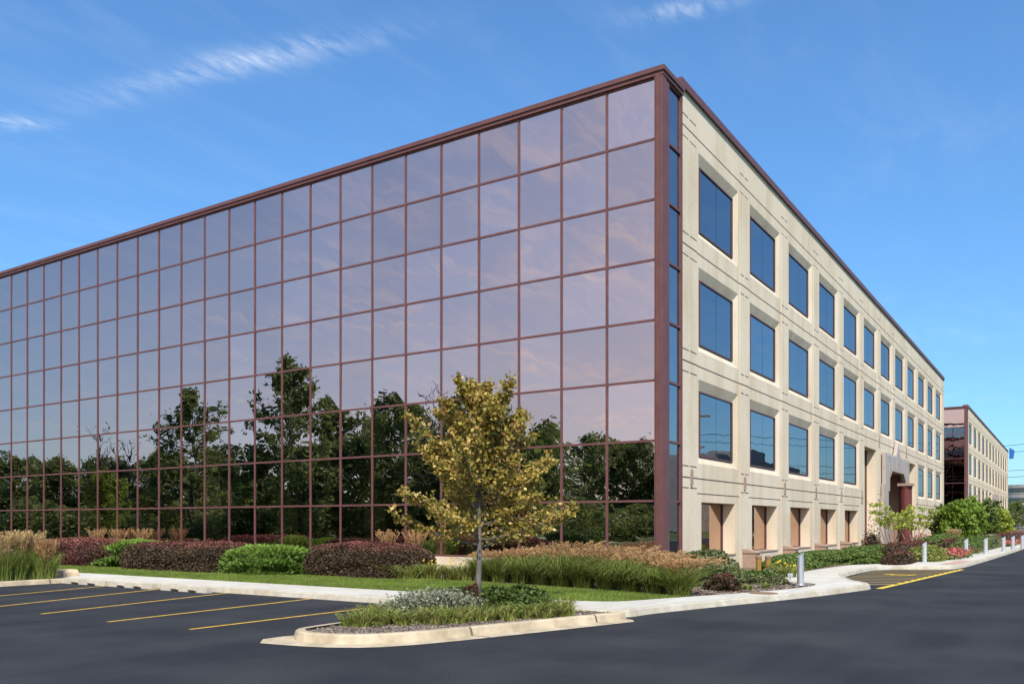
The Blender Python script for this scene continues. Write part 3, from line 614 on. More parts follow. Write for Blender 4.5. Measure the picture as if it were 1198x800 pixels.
def make_tree(name, base, H, crown0, prof, nl, mat_, bark, label, cat='tree', group=None, leaf=.07, per=9, r0=.06, elev=(.25, .9), seed=1, density=1.0, sub=7, twl=(.12, .34), spread=.10, trunk_top=.85, gaps=.0, lsz=1.5):
    """prof(f) -> crown radius at fraction f of crown height"""
    rs = np.random.default_rng(seed); root = empty(name, (base[0], base[1], base[2]), label, cat, group); T = MB(); C = []
    top = H*trunk_top; tp = [np.array([0, 0, 0.])]
    for k in range(1, 9): tp.append(np.array([rs.normal(0, .012*H*k/8), rs.normal(0, .012*H*k/8), top*k/8]))
    T.tube([tuple(p) for p in tp], [r0*(1.15-.95*k/8) for k in range(9)], 9)
    def at(z):
        k = min(7, int(z/top*8)); f = z/top*8-k; return tp[k]*(1-f)+tp[k+1]*f
    for i in range(nl):
        f = (i+rs.random())/nl; z = crown0 + (top-crown0)*f**1.05*.98
        ang = i*2.39996 + rs.normal(0, .35); el = elev[0]+(elev[1]-elev[0])*f
        fend = min(1, f*.9+.1*rs.random()+.12); reach = prof(fend)*(.72+.38*rs.random())
        p0 = at(z); d = (math.cos(ang), math.sin(ang), math.tan(el)); ln = reach/math.cos(math.atan(math.tan(el)))*1.0
        ln = reach*math.hypot(1, math.tan(el)); ln = min(ln, H*.5)
        pts = limb(p0, d, ln, 6, rs, .09, .03); rr = r0*(.42-.25*f)
        T.tube([tuple(p) for p in pts], [rr*(1-.85*k/6)+.002 for k in range(7)], 5)
        for k in range(1, 7):
            ns = sub if k > 1 else max(1, sub//3)
            for s_ in range(ns):
                a2 = rs.random()*6.283; q0 = pts[k]*(1-.5*rs.random()) + pts[k-1]*.0; q0 = pts[k-1]+(pts[k]-pts[k-1])*rs.random()
                dd = (pts[k]-pts[k-1])/np.linalg.norm(pts[k]-pts[k-1]) + np.array([math.cos(a2), math.sin(a2), rs.normal(.1, .4)])*.9
                sl = ln*rs.uniform(*twl)*(1.1-.08*k); tw = limb(q0, dd, sl, 3, rs, .15, .04)
                if rs.random() < .5: T.tube([tuple(p) for p in tw], [rr*.22+.0015, rr*.16+.001, rr*.1+.001, .001], 3, cap=False)
                if rs.random() < gaps: continue
                nlf = max(2, int(per*density*rs.uniform(.5, 1.5)))
                for _ in range(nlf):
                    u = rs.random()**.7*3; kk = min(2, int(u)); C.append(tw[kk]+(tw[kk+1]-tw[kk])*(u-kk)+rs.normal(0, spread, 3)*np.array([1, 1, .75]))
    C = np.array(C)
    trunk = MB(); trunk.v = T.v; trunk.f = T.f
    trunk.build('trunk', bark, root, smooth=True, local=False)
    leaves('crown', C, leaf, mat_, root, aspect=lsz)
    return root, len(C)
random.seed(3)
# the maple in the island
mb = P(560, 709, .1)
def mprof(f): return 2.02*min(1, (.60+f*1.8))*(1-f**2.0*.84)
make_tree('maple_tree', (mb[0], mb[1], .09), 4.42, 1.12, mprof, 46, L_MAPLE, BARK, 'young maple with yellow bronze leaves standing in the kerbed island', 'tree', leaf=.054, per=15, r0=.058, twl=(.08, .25), elev=(.18, 1.0), seed=11, sub=8, spread=.05, trunk_top=.93, lsz=1.5, gaps=.16)

# reflected woodland behind the photographer, beyond the lot
def bprof(r): return lambda f: r*(.5+1.6*f if f < .32 else 1.01)*(1-max(0, f-.45)**1.6*2.1)
protos = []
for k, (H, r, c0, mt, sd, el) in enumerate([(19, 5.2, 4.5, L_BIG, 21, (.15, 1.0)), (16, 5.4, 2.5, L_BIG, 22, (.1, 1.1)), (9, 4.2, .8, L_BIG, 23, (.1, 1.1)), (12, 3.4, 3.0, L_LIGHT, 24, (.3, 1.1))]):
    t, n = make_tree('woodland_tree', (0, -300-20*k, 0), H, c0, bprof(r), 26, mt, BARKD, 'x', 'tree', 'trees across the lot mirrored in the glass front', leaf=.26, per=15, r0=.026*H/2, elev=el, seed=sd, sub=7, spread=.32, gaps=.55, trunk_top=.88)
    protos.append(t)
def mir(px, Y): p = D(px, Y); return (-p[0], p[1])
WT = [(225, 92, 0, 17.2/19), (338, 88, 0, 20.2/19), (392, 98, 1, 1.0), (470, 84, 1, 14.4/16), (440, 98, 1, 1.0), (525, 100, 1, 1.06), (572, 88, 1, .86), (640, 98, 3, 1.05), (690, 104, 1, .80), (742, 106, 1, .80), (775, 104, 1, .72), (650, 96, 1, .72),
      (10, 110, 1, .66), (55, 104, 1, .62), (110, 112, 1, .66), (160, 120, 1, .66), (255, 112, 2, 1.25), (190, 100, 2, 1.1), (130, 92, 2, .95), (70, 90, 2, .9), (20, 92, 2, .95), (-30, 96, 1, .75), (300, 86, 2, 1.05), (360, 80, 2, 1.0), (410, 84, 2, 1.15), (500, 90, 2, 1.2), (548, 84, 2, 1.15), (600, 80, 2, 1.2), (620, 100, 1, .75), (720, 110, 2, 1.4), (800, 106, 2, 1.2), (840, 84, 1, .7), (880, 80, 2, 1.2), (-90, 110, 1, .8), (-150, 120, 0, .8)]
used = set()
kinds = ['tall spreading dark tree', 'broad dark leafy tree', 'low dense dark tree', 'slim pale green tree']
for i, (px, Y, k, s) in enumerate(WT):
    x, y = mir(px, Y); lab = kinds[k] + ' across the lot, seen only mirrored in the glass front'
    if k not in used: t = protos[k]; used.add(k); t.location = (x, y, -.02); t.scale = (s, s, s); t['label'] = lab
    else: dup(protos[k], (x, y, -.02), lab, rnd.random()*6.28, s*rnd.uniform(.97, 1.03), s)
UN = []
for q in range(4):
    n = 34000; pp = rng.uniform(-330, 930, n); YY = 88 + q*7 + rng.normal(0, 1.8, n) + .010*(pp-300); hh = 2.6 + 1.3*np.sin(pp*.021+q) + .9*np.sin(pp*.058+q*2) + q*1.0
    xy = np.array([mir(a, b) for a, b in zip(pp, YY)]); UN.append(np.c_[xy, hh*rng.random(n)**.75])
tag(leaves('undergrowth', np.concatenate(UN), .26, L_BIG, None, 1.4), 'dense dark undergrowth along the edge of the mirrored woodland', 'undergrowth', kind='stuff')
# trees across the road, mirrored in the stone front windows
for i, (x, y, k, s) in enumerate([(10, -62, 2, .8), (24, -60, 2, .7), (60, -64, 2, .9), (90, -70, 1, .6), (130, -74, 1, .6), (175, -66, 2, .9), (-6, -70, 2, .9), (220, -80, 1, .7)]):
    dup(protos[k], (x, y, -.02), kinds[k] + ' across the road, mirrored in the stone front windows', rnd.random()*6.28, s)['group'] = 'trees across the road'
# a young tree in the lot mirrored at left, and bare saplings
yx, yy = mir(125, 56)
dup(protos[3], (yx, yy, 0), 'young pale green tree in the lot, mirrored low in the glass front at left', 1.0, .45)
def bare(px, Y, H, seed):
    rs = np.random.default_rng(seed); x, y = mir(px, Y); T = MB(); tr = limb((0, 0, 0), (0, 0, 1), H*.75, 6, rs, .03, .02); T.tube([tuple(p) for p in tr], [H*.018*(1-.12*k) for k in range(7)], 6)
    for k in range(2, 7):
        for s in range(4):
            a = rs.random()*6.28; q = limb(tr[k], (math.cos(a), math.sin(a), 1.1), H*.28, 4, rs, .12, .1); T.tube([tuple(p) for p in q], [H*.006*(1-.2*j) for j in range(5)], 4)
            for z in range(3): w = limb(q[2+z % 2], (rs.normal(), rs.normal(), 1.2), H*.12, 3, rs, .2, .05); T.tube([tuple(p) for p in w], [H*.002]*4, 3)
    o = empty('bare_tree', (x, y, 0), 'leafless dead tree among the mirrored woodland', 'tree', 'dead trees mirrored in the glass front'); T.build('trunk', BARKD, o, local=False)
bare(512, 82, 14.5, 5); bare(130, 88, 11.5, 6); bare(150, 90, 10.5, 7)

def blob_points(sx, sy, sz, n, seed=0, e=3.0, noise=.10, shell=.16):
    rs = np.random.default_rng(seed); d = rs.normal(size=(n, 3)); d[:, 2] = np.abs(d[:, 2])*1.0 - .25*(rs.random(n) < .35); d /= np.linalg.norm(d, axis=1, keepdims=True)
    r = (np.abs(d)**e).sum(1)**(-1/e); ph = rs.random((7, 4))*6.28; fr = rs.uniform(2, 7, (7, 3)); nz = sum(np.sin(d@fr[i]*1.6+ph[i, 0]) for i in range(7))/7
    r = r*(1+noise*nz*2)*(1-shell*rs.random(n)**1.5); p = d*r[:, None]*np.array([sx, sy, sz]); return p
def bush(name, loc, size, mat_, n, leaf, label, cat='shrub', group=None, rz=0, e=3.0, noise=.1, aspect=1.4, core=(.03,.035,.015), seed=None, spiky=False):
    seed = seed if seed is not None else rnd.randrange(9999); sx, sy, sz = size
    root = empty(name, loc, label, cat, group, rz); pts = blob_points(sx, sy, sz, n, seed, e, noise); pts[:, 2] = np.maximum(pts[:, 2]*1.0, 0.02)
    up = None
    if spiky: up = np.array([0, 0, .6]) + pts/np.linalg.norm(pts, axis=1, keepdims=True)
    leaves('foliage', pts, leaf, mat_, root, aspect=aspect, updir=up, jit=.55)
    # solid near-black core filling the bush under its leaves
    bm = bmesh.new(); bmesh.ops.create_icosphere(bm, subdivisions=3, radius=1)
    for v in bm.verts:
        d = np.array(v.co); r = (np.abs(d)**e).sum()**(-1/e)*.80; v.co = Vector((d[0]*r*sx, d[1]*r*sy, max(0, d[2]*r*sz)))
    me = bpy.data.meshes.new('bush_core'); bm.to_mesh(me); bm.free(); me.materials.append(CORE); o = bpy.data.objects.new('bush_core', me); COL.objects.link(o); o.parent = root
    return root
CORE = mat('dark_core', (.012, .014, .007), (.03, .028, .014), 12, 1)
def span(px0, px1, pyb, z=.1, behind=0.0):
    """footprint of a hedge whose front foot is seen between two photo columns; long axis runs along the glass front"""
    # both foot ends on the line x = const through the middle
    xm = P((px0+px1)/2, pyb, z)[0] + behind
    def yat(px):
        q = (px-599)/FPX; d = F + RT*q; Y = (xm - EYE.x)/d.x; return EYE.y + Y*d.y
    y0, y1 = yat(px1), yat(px0); return xm, (y0+y1)/2, abs(y1-y0)/2
HZ = .1
for (a, b, pb, ht, dp, mt, n, lf, nm, lab, sp) in [
    (376, 492, 677, 1.0, 1.15, L_BARB, 26000, .055, 'barberry_hedge', 'long clipped reddish brown barberry hedge ending left of the daylilies', 0),
    (168, 283, 670, .96, 1.3, L_BARB, 26000, .060, 'barberry_hedge', 'clipped reddish brown barberry hedge between the two green junipers', 0),
    (48, 150, 663, 1.0, 1.3, L_BARBR, 22000, .065, 'barberry_hedge', 'dark red barberry hedge behind the tall grasses at far left', 0),
    (280, 362, 674, .82, 1.25, L_JUN, 22000, .075, 'juniper_shrub', 'low bright green juniper between the two brown hedges in the middle', 1),
    (112, 208, 665, .90, 1.4, L_JUN, 24000, .080, 'juniper_shrub', 'spreading bright green juniper left of the middle brown hedge', 1)]:
    x, y, hl = span(a, b, pb, .1, dp*.85)
    if sp: bush(nm, (x, y, HZ), (dp, hl*1.02, ht), mt, n, lf, lab, e=2.5, noise=.16, aspect=2.4, spiky=True)
    else: bush(nm, (x, y, HZ), (dp, hl, ht), mt, int(n*1.6), lf*.75, lab, e=5.0, noise=.055)
# reddish shrubs right behind the hedges, at the foot of the glass
for a, b, lab in ((255, 300, 'small rust red shrub at the glass foot left of the long hedge'), (150, 250, 'rust red shrub behind the middle brown hedge')):
    x, y, hl = span(a, b, 652, .1); bush('barberry_shrub', (-1.6, y, HZ), (.8, hl, .85), L_BARBR, 6000, .06, lab)

def grass_clump(root_loc, H, rad, nb, npl, label, group, lean=(0, 0), seed=0, cat='ornamental grass', mt=None, plume_h=1.0, wid=.012, plen=.26, name='ornamental_grass', bh=(.45, .85), drp=.28, pd=.06, out=.62, pm=None, pout=.42, bl=1.0):
    rs = np.random.default_rng(seed); root = empty(name, root_loc, label, cat, group)
    def strips(n, h0, h1, w, out, droop, r_, base0=0.0):
        a = rs.random(n)*6.283; rr = rad*r_*np.sqrt(rs.random(n)); bx = np.cos(a)*rr; by = np.sin(a)*rr
        a2 = a + rs.normal(0, .5, n); h = rs.uniform(h0, h1, n); o = out*h*rs.uniform(.15, 1.1, n); K = 5; L = []
        wa = rs.random(n)*6.283
        for k in range(K):
            f = k/(K-1); zz = h*(f*(1.25-.25*f) - droop*f**3*rs.uniform(.6, 1.2)); x = bx+np.cos(a2)*o*f**1.7+lean[0]*h*f**2; y = by+np.sin(a2)*o*f**1.7+lean[1]*h*f**2
            ww = w*(1-f**1.5*.85)/2; L.append((np.c_[x-np.cos(wa)*ww, y-np.sin(wa)*ww, zz], np.c_[x+np.cos(wa)*ww, y+np.sin(wa)*ww, zz]))
        Q = [];
        for k in range(K-1): Q.append(np.stack([L[k][0], L[k][1], L[k+1][1], L[k+1][0]], 1))
        return np.stack(Q, 1).reshape(-1, 3), np.c_[(L[-1][0]+L[-1][1])/2], np.c_[(L[-1][0]-L[-2][0])]
    lean_ = lean; lean = (lean[0]*bl, lean[1]*bl); V, _, _ = strips(nb, H*bh[0], H*bh[1], wid, out, drp, 1.0); 
    np_mesh('blades', V, 4, mt or L_GR, root)
    lean = lean_
    if npl:
        V, tips, dirs = strips(npl, H*.9*plume_h, H*1.08*plume_h, .004, pout, pd, .6)
        np_mesh('stalks', V, 4, pm or L_PLUME, root)
        dirs /= np.linalg.norm(dirs, axis=1, keepdims=True) + 1e-6; C = []
        for s in range(16): C.append(tips - dirs*plen*rs.random((len(tips), 1)) + rs.normal(0, .014, tips.shape))
        C = np.concatenate(C); ud = np.tile(dirs, (16, 1))
        leaves('plumes', C, .018, pm or L_PLUME, root, aspect=4.0, updir=ud, jit=.35)
    return root
# row of fountain grasses
k = 0
rowpts = []
for f in np.linspace(.08, 1, 10):
    x = -3.5 - 2.0*f**1.5 + .0; y = 4.6 - 7.4*f; rowpts.append((x, y))
for i, (x, y) in enumerate(rowpts):
    g_ = 'plumed grasses in the row before the glass corner'
    lab = 'green fountain grass with tan drooping plumes, one of the row by the lawn'
    if i == 0: lab = 'fountain grass with tan plumes at the left end of the row, beside the plinth'
    if i == 9: lab = 'fountain grass with tan plumes at the right end of the row, next to the bush'
    grass_clump((x+rnd.uniform(-.1, .1), y, .09), 1.06+rnd.uniform(-.18, .12), .25, 950, 110, lab, g_, lean=(.12, -.26), seed=40+i, plume_h=1.16, bh=(.45, 1.15), drp=.46, out=.92, pd=.30, wid=.020, bl=.35, pout=.6, plen=.22)
rowb = [(-2.5, 3.6), (-2.6, 2.4), (-2.8, 1.2), (-3.0, 0.0), (-3.3, -1.2), (-2.4, .6), (-2.2, -.8)]
for i, (x, y) in enumerate(rowb): grass_clump((x, y, .09), 1.06, .25, 260, 50, 'tan plumed fountain grass standing behind the front row, by the glass', 'plumed grasses behind the front row', lean=(.12, -.26), seed=70+i, plume_h=1.1, bh=(.6, 1.0), drp=.5, out=1.1, pd=.28, wid=.02, bl=.4, pout=.6, plen=.22)
# feather reed grass at left
for i, (px, py, h) in enumerate([(-25, 680, 1.35), (4, 679, 1.32), (22, 678, 1.36), (38, 677, 1.33), (54, 677.5, 1.12), (-45, 680, 1.3)]):
    x, y = P(px, py, .1); grass_clump((x, y, .1), h, .22, 620, 150, ['tall feather grass with straw plumes on the left island', 'shorter russet plumed grass at the right end of the left island'][i == 4], 'feather grasses on the left island', seed=90+i, plume_h=1.0, plen=.42, pm=L_BLOND if i != 4 else None, pd=.02, pout=.20, out=.45, wid=.014, drp=.12)
for i, (x, y) in enumerate([(-.7, 8.8), (-.7, 10.1), (-.9, 24.2), (-.9, 26.0), (-.9, 27.8)]):
    grass_clump((x, y, .09), 1.35, .18, 120, 60, 'straw coloured grass tuft rising behind the hedges against the glass', 'straw grass tufts behind the hedges', seed=110+i, pd=.02, pout=.30, plen=.3)
def lily(x, y, h, label, group, seed, flowers=0, z=.09, nb=240, rad=.22, mt=None, nm='daylily_clump', cat='perennial'):
    r_ = grass_clump((x, y, z), h, rad, nb, 0, label, group, seed=seed, mt=mt or L_LILY, wid=.026, cat=cat, name=nm, out=1.0, drp=.35, bh=(.5, 1.1))
    if flowers:
        rs = np.random.default_rng(seed); C = np.c_[rs.normal(0, .2, (flowers, 2)), rs.uniform(h*.7, h*1.0, flowers)]; C = np.repeat(C, 4, 0)+rs.normal(0, .015, (flowers*4, 3)); leaves('flowers', C, .05, L_YF, r_, aspect=1.1)
    return r_
for i, (px, py) in enumerate([(462, 677), (476, 678), (490, 677), (503, 677), (484, 674), (530, 677), (543, 678)]):
    x, y = P(px, py, .1); lily(x, y, .62, 'green daylily clump beside the long brown hedge' if px < 520 else 'yellow flowering daylily clump left of the fountain grasses', 'daylilies by the plinth', 130+i, 5 if px in (503, 530, 543) else 0, rad=.3)
# island planting
isl = []
for i, f in enumerate(np.linspace(0, 1, 26)):
    px = 412 + f*252; py = 733.5 - 13.0*f + rnd.uniform(-1.5, 1.5); isl.append((px, py))
for i, (px, py) in enumerate(isl):
    x, y = P(px, py, .1); lily(x+rnd.uniform(-.09,.06), y+rnd.uniform(-.05,.05), .32+rnd.uniform(-.10, .12), 'low green and yellow daylily clump edging the island bed', 'daylilies edging the island', 160+i, z=.1, nb=95, rad=.14)
for i, (px, py, h) in enumerate([(655, 718, .42), (440, 725, .4), (424, 729, .36)]):
    x, y = P(px, py, .1); lily(x, y, h, ['taller daylily clump at the right end of the island', 'daylily clump behind the left end of the island edging', 'small daylily clump at the left tip of the island planting'][i], 'daylilies edging the island', 190+i, z=.1, nb=200, rad=.16)
def sage(px, py, h, r_, seed, lab):
    x, y = P(px, py, .1); rs = np.random.default_rng(seed); root = empty('catmint', (x, y, .1), lab, 'perennial', 'silvery plants left of the maple'); C = []; T = MB()
    for k in range(46):
        a = rs.random()*6.28; q = limb((rs.normal(0, r_*.3), rs.normal(0, r_*.3), 0), (math.cos(a)*.6, math.sin(a)*.6, 1), h*rs.uniform(.6, 1.1), 4, rs, .12, .02); T.tube([tuple(p) for p in q], .003, 3)
        for z in range(26): u = rs.random()*4; kk = min(3, int(u)); C.append(q[kk]+(q[kk+1]-q[kk])*(u-kk)+rs.normal(0, .016, 3))
    T.build('stems', STEMS, root, local=False); leaves('foliage', C, .03, L_SILV, root, aspect=1.8)
for i, (px, py, h) in enumerate([(455, 724, .36), (470, 721, .42), (487, 722, .46), (502, 720, .5), (519, 719, .5), (533, 719, .46), (546, 717, .38), (510, 716, .5), (492, 716, .46)]):
    sage(px, py, h, .2, 210+i, 'grey green silvery catmint left of the maple trunk')
for px, py, s, lab in ((588, 714, (.30, .42, .40), 'dark leafy perennial right of the maple trunk'), (612, 713, (.30, .4, .46), 'round dark green perennial topped with seed heads'), (628, 714, (.25, .3, .36), 'small dark green perennial beside the round one'), (551, 712, (.18, .2, .4), 'small dark purple plant at the maple foot')):
    x, y = P(px, py, .1); bush('perennial', (x, y, .1), s, L_DGREEN if px != 551 else L_BARB, 2600, .05, lab, 'perennial', aspect=1.6, noise=.2, e=2.2)
# right-hand bed before the stone front
def at_px(px, y):
    q = (px-599)/FPX; d = F + RT*q; Y = (y-EYE.y)/d.y; return EYE.x + Y*d.x
bush('euonymus_shrub', (-1.6, -1.9, .08), (1.25, .9, .84), L_EUON, 13000, .065, 'rounded dusty green shrub at the foot of the glass corner', e=2.6, noise=.14)
bush('barberry_shrub', (*P(846, 690, .09), .08), (.45, .4, .36), L_BARB, 4000, .05, 'low dark brown shrub in front of the dusty green shrub', e=2.3, noise=.2)
i = 0
for px, py in ((858, 681), (868, 680), (880, 682), (893, 681), (905, 683), (848, 686), (864, 674), (884, 676), (900, 677)):
    x, y = P(px, py, .09); bush('groundcover_plant', (x, y, .085), (.42, .34, .2+rnd.random()*.1), L_BOX if i % 2 else L_EUON, 1100, .05, 'low green creeping plant on the mulch before the stone front', 'perennial', 'low plants in the mulch', noise=.3, e=2); i += 1
for px, py in ((874, 690), (896, 688), (860, 689)):
    x, y = P(px, py, .09); lily(x, y, .2, 'tiny grass tuft in the mulch by the sidewalk', 'small tufts by the sidewalk', 240+px, z=.09, nb=90, rad=.1, mt=L_GR)
for px, py in ((912, 674), (921, 676)):
    x, y = P(px, py, .09); lily(x, y, .5, 'daylily clump with yellow flowers left of the steel bollard', 'flowering daylilies by the steel bollard', 250+px, flowers=6, z=.09, rad=.25)
hx, hy = mir(672, 58); bush('clipped_hedge', (hx, hy, 0), (1.2, 1.8, 1.25), L_BOX, 9000, .1, 'boxy green hedge across the lot, mirrored low in the glass near the corner', e=5, noise=.03)
# clipped hedge towards the entrance
def hedge_px(px0, px1, yc, dep, h, mt, lab, n=9000, lf=.06, nm='boxwood_hedge', **kw):
    x0, x1 = at_px(px0, yc), at_px(px1, yc); return bush(nm, ((x0+x1)/2, yc, .085), ((x1-x0)/2, dep, h), mt, n, lf, lab, **kw)
hedge_px(905, 992, -1.75, .72, .50, L_BOX, 'long clipped green hedge along the stone front', 26000, e=4.5, noise=.05)
hedge_px(985, 1040, -2.55, .8, .60, L_BOX, 'dense dark green rounded shrub at the end of the long hedge', 14000, noise=.12)
hedge_px(1000, 1024, -3.0, .6, .48, L_BOX, 'small round green shrub by the walk before the entrance', 7000, noise=.12)
hedge_px(1040, 1082, -3.6, .9, .70, L_BARB, 'wide dark red barberry by the entrance walk', 14000, nm='barberry_shrub', noise=.14)
hedge_px(1042, 1060, -4.4, .5, .5, L_BARB, 'low dark red barberry cushion at the walk edge', 5000, nm='barberry_shrub')
hedge_px(1078, 1094, -5.0, .7, .62, L_LILY, 'loose yellow green perennial mound right of the first far bollard', 5000, nm='perennial_mound', cat='perennial')
hedge_px(1084, 1120, -3.6, 1.0, .85, L_BOX, 'long green mound of perennials before the green trees', 12000, nm='perennial_mound', noise=.2, cat='perennial')
hedge_px(1104, 1130, -4.6, .8, .7, L_BARB, 'dark red shrub right of the red flowers', 8000, nm='barberry_shrub')
hedge_px(1122, 1150, -5.4, .7, .7, L_BOX, 'green shrub between the far bollards', 7000, nm='boxwood_shrub', noise=.2)
hedge_px(1146, 1168, -5.6, .7, .75, L_EUON, 'pale green shrub near the stone block', 6000, nm='boxwood_shrub', noise=.2)
hedge_px(1164, 1192, -5.6, 1.0, .8, L_BARBR, 'distant brown red shrub bed by the last bollards', 6000, nm='barberry_shrub', noise=.2)
hedge_px(1070, 1084, -2.0, .4, .8, L_RED, 'rose shrub with red blooms below the lime trees', 350, .09, nm='rose_shrub', noise=.3)
bush('dry_shrub', (26.5, -1.0, .08), (.9, .5, 1.3), leafmat('dry_leaf', [(.2,.12,.08), (.3,.2,.14), (.15,.09,.07)], .2), 1500, .06, 'twiggy brown shrub against the wall left of the entrance', noise=.4, e=2)
def flowerbed(px0, px1, yc, lab):
    x0, x1 = at_px(px0, yc), at_px(px1, yc); root = empty('flower_bed', ((x0+x1)/2, yc, .085), lab, 'flowers'); n = 1500; hx = (x1-x0)/2
    C = np.c_[rng.uniform(-hx, hx, n), rng.normal(0, .28, n), .14+rng.random(n)*.22]; leaves('blooms', C, .13, L_RED, root, aspect=1.1); C[:, 2] *= .6; leaves('foliage', C, .12, L_BOX, root)
flowerbed(1101, 1126, -5.45, 'bed of bright red flowers beside the walk'); flowerbed(1174, 1190, -6.4, 'far bed of red flowers at the right end of the walk')
grass_clump((at_px(1116, -4.0), -4.0, .09), 1.2, .3, 500, 260, 'straw coloured grass clump before the green trees', None, seed=300, pd=.02, pout=.25, pm=L_BLOND, plen=.4)

def stemtree(px, y, H, W_, seed, lab, lm):
    x = at_px(px, y); rs = np.random.default_rng(seed); root = empty('multi_stem_tree', (x, y, .08), lab, 'tree', None); T = MB(); C = []
    for k in range(9):
        a = k*.7+rs.normal(0, .2); q = limb((rs.normal(0, .1), rs.normal(0, .1), 0), (math.cos(a)*.42*W_, math.sin(a)*.42*W_, 1), H*rs.uniform(.8, 1.0), 6, rs, .05, .02)
        T.tube([tuple(p) for p in q], [.028*(1-.13*j) for j in range(7)], 5)
        for j in range(4, 7):
            for s in range(3):
                aa = rs.random()*6.28; tw = limb(q[j], (math.cos(aa), math.sin(aa), .35), H*.15, 3, rs, .15, .0); T.tube([tuple(p) for p in tw], .006, 3)
                for z in range(15): u = rs.random()*3; kk = min(2, int(u)); C.append(tw[kk]+(tw[kk+1]-tw[kk])*(u-kk)+rs.normal(0, .07, 3)*np.array([1, 1, .6]))
    T.build('trunk', STEMS, root, local=False); leaves('crown', C, .085, lm, root, aspect=1.5)
stemtree(1046, -2.3, 2.75, 1.1, 7, 'lime green multi stem tree in front of the entrance portal', L_LIME)
stemtree(1068, -2.4, 2.7, 1.25, 8, 'lime green multi stem tree right of the entrance portal', L_LIME)
gp = lambda r: (lambda f: r*(.75+.8*f if f < .3 else 1.0)*(1-max(0, f-.5)**1.7*1.9))
for i, (px, y, H, r, lm, lab) in enumerate([(1120, -3.4, 2.5, 1.4, L_GREEN, 'bright green low branching tree, first past the first building end'), (1135, -3.6, 2.8, 1.6, L_GREEN, 'bright green bushy tree in the middle of the far group'), (1108, -2.6, 2.4, 1.1, L_DGREEN, 'darker green small tree at the left of the far group'),
     (1149, -3.4, 3.0, 1.8, L_DGREEN, 'dark green round tree right of the bright green ones'), (1160, -3.6, 2.9, 1.6, L_DGREEN, 'dark green tree by the second building front'), (1170, -4.6, 2.4, 1.2, L_LIME, 'small yellow green tree near the far bollards')]):
    make_tree('small_tree', (at_px(px, y), y, .08), H, .5, gp(r), 24, lm, STEMS, lab, 'tree', None, leaf=.13, per=12, r0=.05, elev=(.15, 1.1), seed=400+i, sub=5, spread=.16, gaps=.1)
# shrubs beyond, under distant trees
for i, (x, y, k, s) in enumerate([(196, 3.2, 2, .62), (205, 2.5, 2, .7), (214, .5, 2, .75), (186, 1.5, 2, .5), (225, 6, 2, .9), (236, -3, 2, .8), (182, -9.5, 2, .55), (240, -14, 1, .5)]):
    dup(protos[k], (x, y, 0), ['distant dark tree below the curved far building', 'distant tree at the end of the road, right of the second building'][i % 2], rnd.random()*6, s)['group'] = 'distant trees at the road end'
# trees between and behind the buildings
for i, (x, y, k, s) in enumerate([(74, 34, 1, .5), (82, 26, 2, .9), (76, 14, 2, .6)]): dup(protos[k], (x, y, .05), 'dark tree on the lawn between the two office buildings', rnd.random()*6, s)['group'] = 'trees between the office buildings'

# ------------------------------------------------------------------ small things
def bollard(px, py, h, r, lab, group):
    x, y = P(px, py, .12); t = empty('bollard', (x, y, .12), lab, 'bollard', group); m = MB(); n = 24
    i0 = len(m.v)
    for z in (0, 1):
        for j in range(n): w = 2*math.pi*j/n; zz = 0 if z == 0 else h - .13*(1+math.cos(w-2.2))*.5*2*r/.16; m.v.append((x+r*math.cos(w), y+r*math.sin(w), .12+zz))
    for j in range(n): m.f.append((j, (j+1) % n, n+(j+1) % n, n+j))
    m.f.append(tuple(range(n, 2*n))); m.build('post', STEEL if group is None else WHITEM, t)
    m = MB(); m.lathe((x, y, .12), [(r+.035, 0), (r+.035, .02), (r+.002, .03)], n); m.build('base_ring', STEEL, t)
bollard(936.5, 684.5, .86, .085, 'brushed steel slant topped bollard at the mulch bed tip', None)
for px, py, lab in ((1081.5, 657.5, 'first pale bollard past the red barberry'), (1130, 650, 'second pale bollard past the red flowers'), (1153, 648, 'third pale bollard along the far walk'), (1174, 645, 'fourth pale bollard along the far walk'), (1185, 643, 'fifth pale bollard along the far walk'), (1196, 641, 'farthest pale bollard at the right edge of the picture')):
    bollard(px, py, .84, .085 if px < 1100 else .10, lab, 'pale bollards along the walk')
# spotlight beside the bollard
x, y = P(924.5, 681, .09); t = empty('garden_spotlight', (x, y, .09), 'small white garden spotlight on a stake beside the steel bollard', 'light')
m = MB(); m.tube([(x, y, .09), (x, y, .24)], .012, 8); m.build('stake', WHITEM, t); m = MB(); m.box(x-.07, x+.07, y-.06, y+.06, .24, .34); m.build('lamp_head', WHITEM, t, bevel=.012)
m = MB(); m.box(x-.06, x-.055, y-.05, y+.05, .25, .33); 
# golden posts
for px, lab in ((887.5, 'left golden brown stubby post with pipe cap before the pedestal'), (898.5, 'right golden brown stubby post with pipe cap before the hedge')):
    x, y = P(px, 673.5, .09); t = empty('wooden_post', (x, y, .085), lab, 'post', 'pair of golden posts'); m = MB(); m.lathe((x, y, .085), [(.085, 0), (.085, .52), (.075, .54)], 14); m.build('post', POSTW, t)
    m = MB(); m.lathe((x, y,   .626), [(.095, 0), (.095, .07), (.05, .10)], 14); m.build('cap', IRON, t); m = MB(); m.tube([(x, y, .58), (x+.28, y+.02, .58)], .045, 10); m.build('outlet', IRON, t)
x, y = P(893, 693.5, .13); m = MB(); m.lathe((x, y, .127), [(.33, 0), (.33, .006), (.30, .010)], 32); tag(m.build('manhole_cover', IRON), 'round brown manhole cover set in the sidewalk', 'manhole cover')
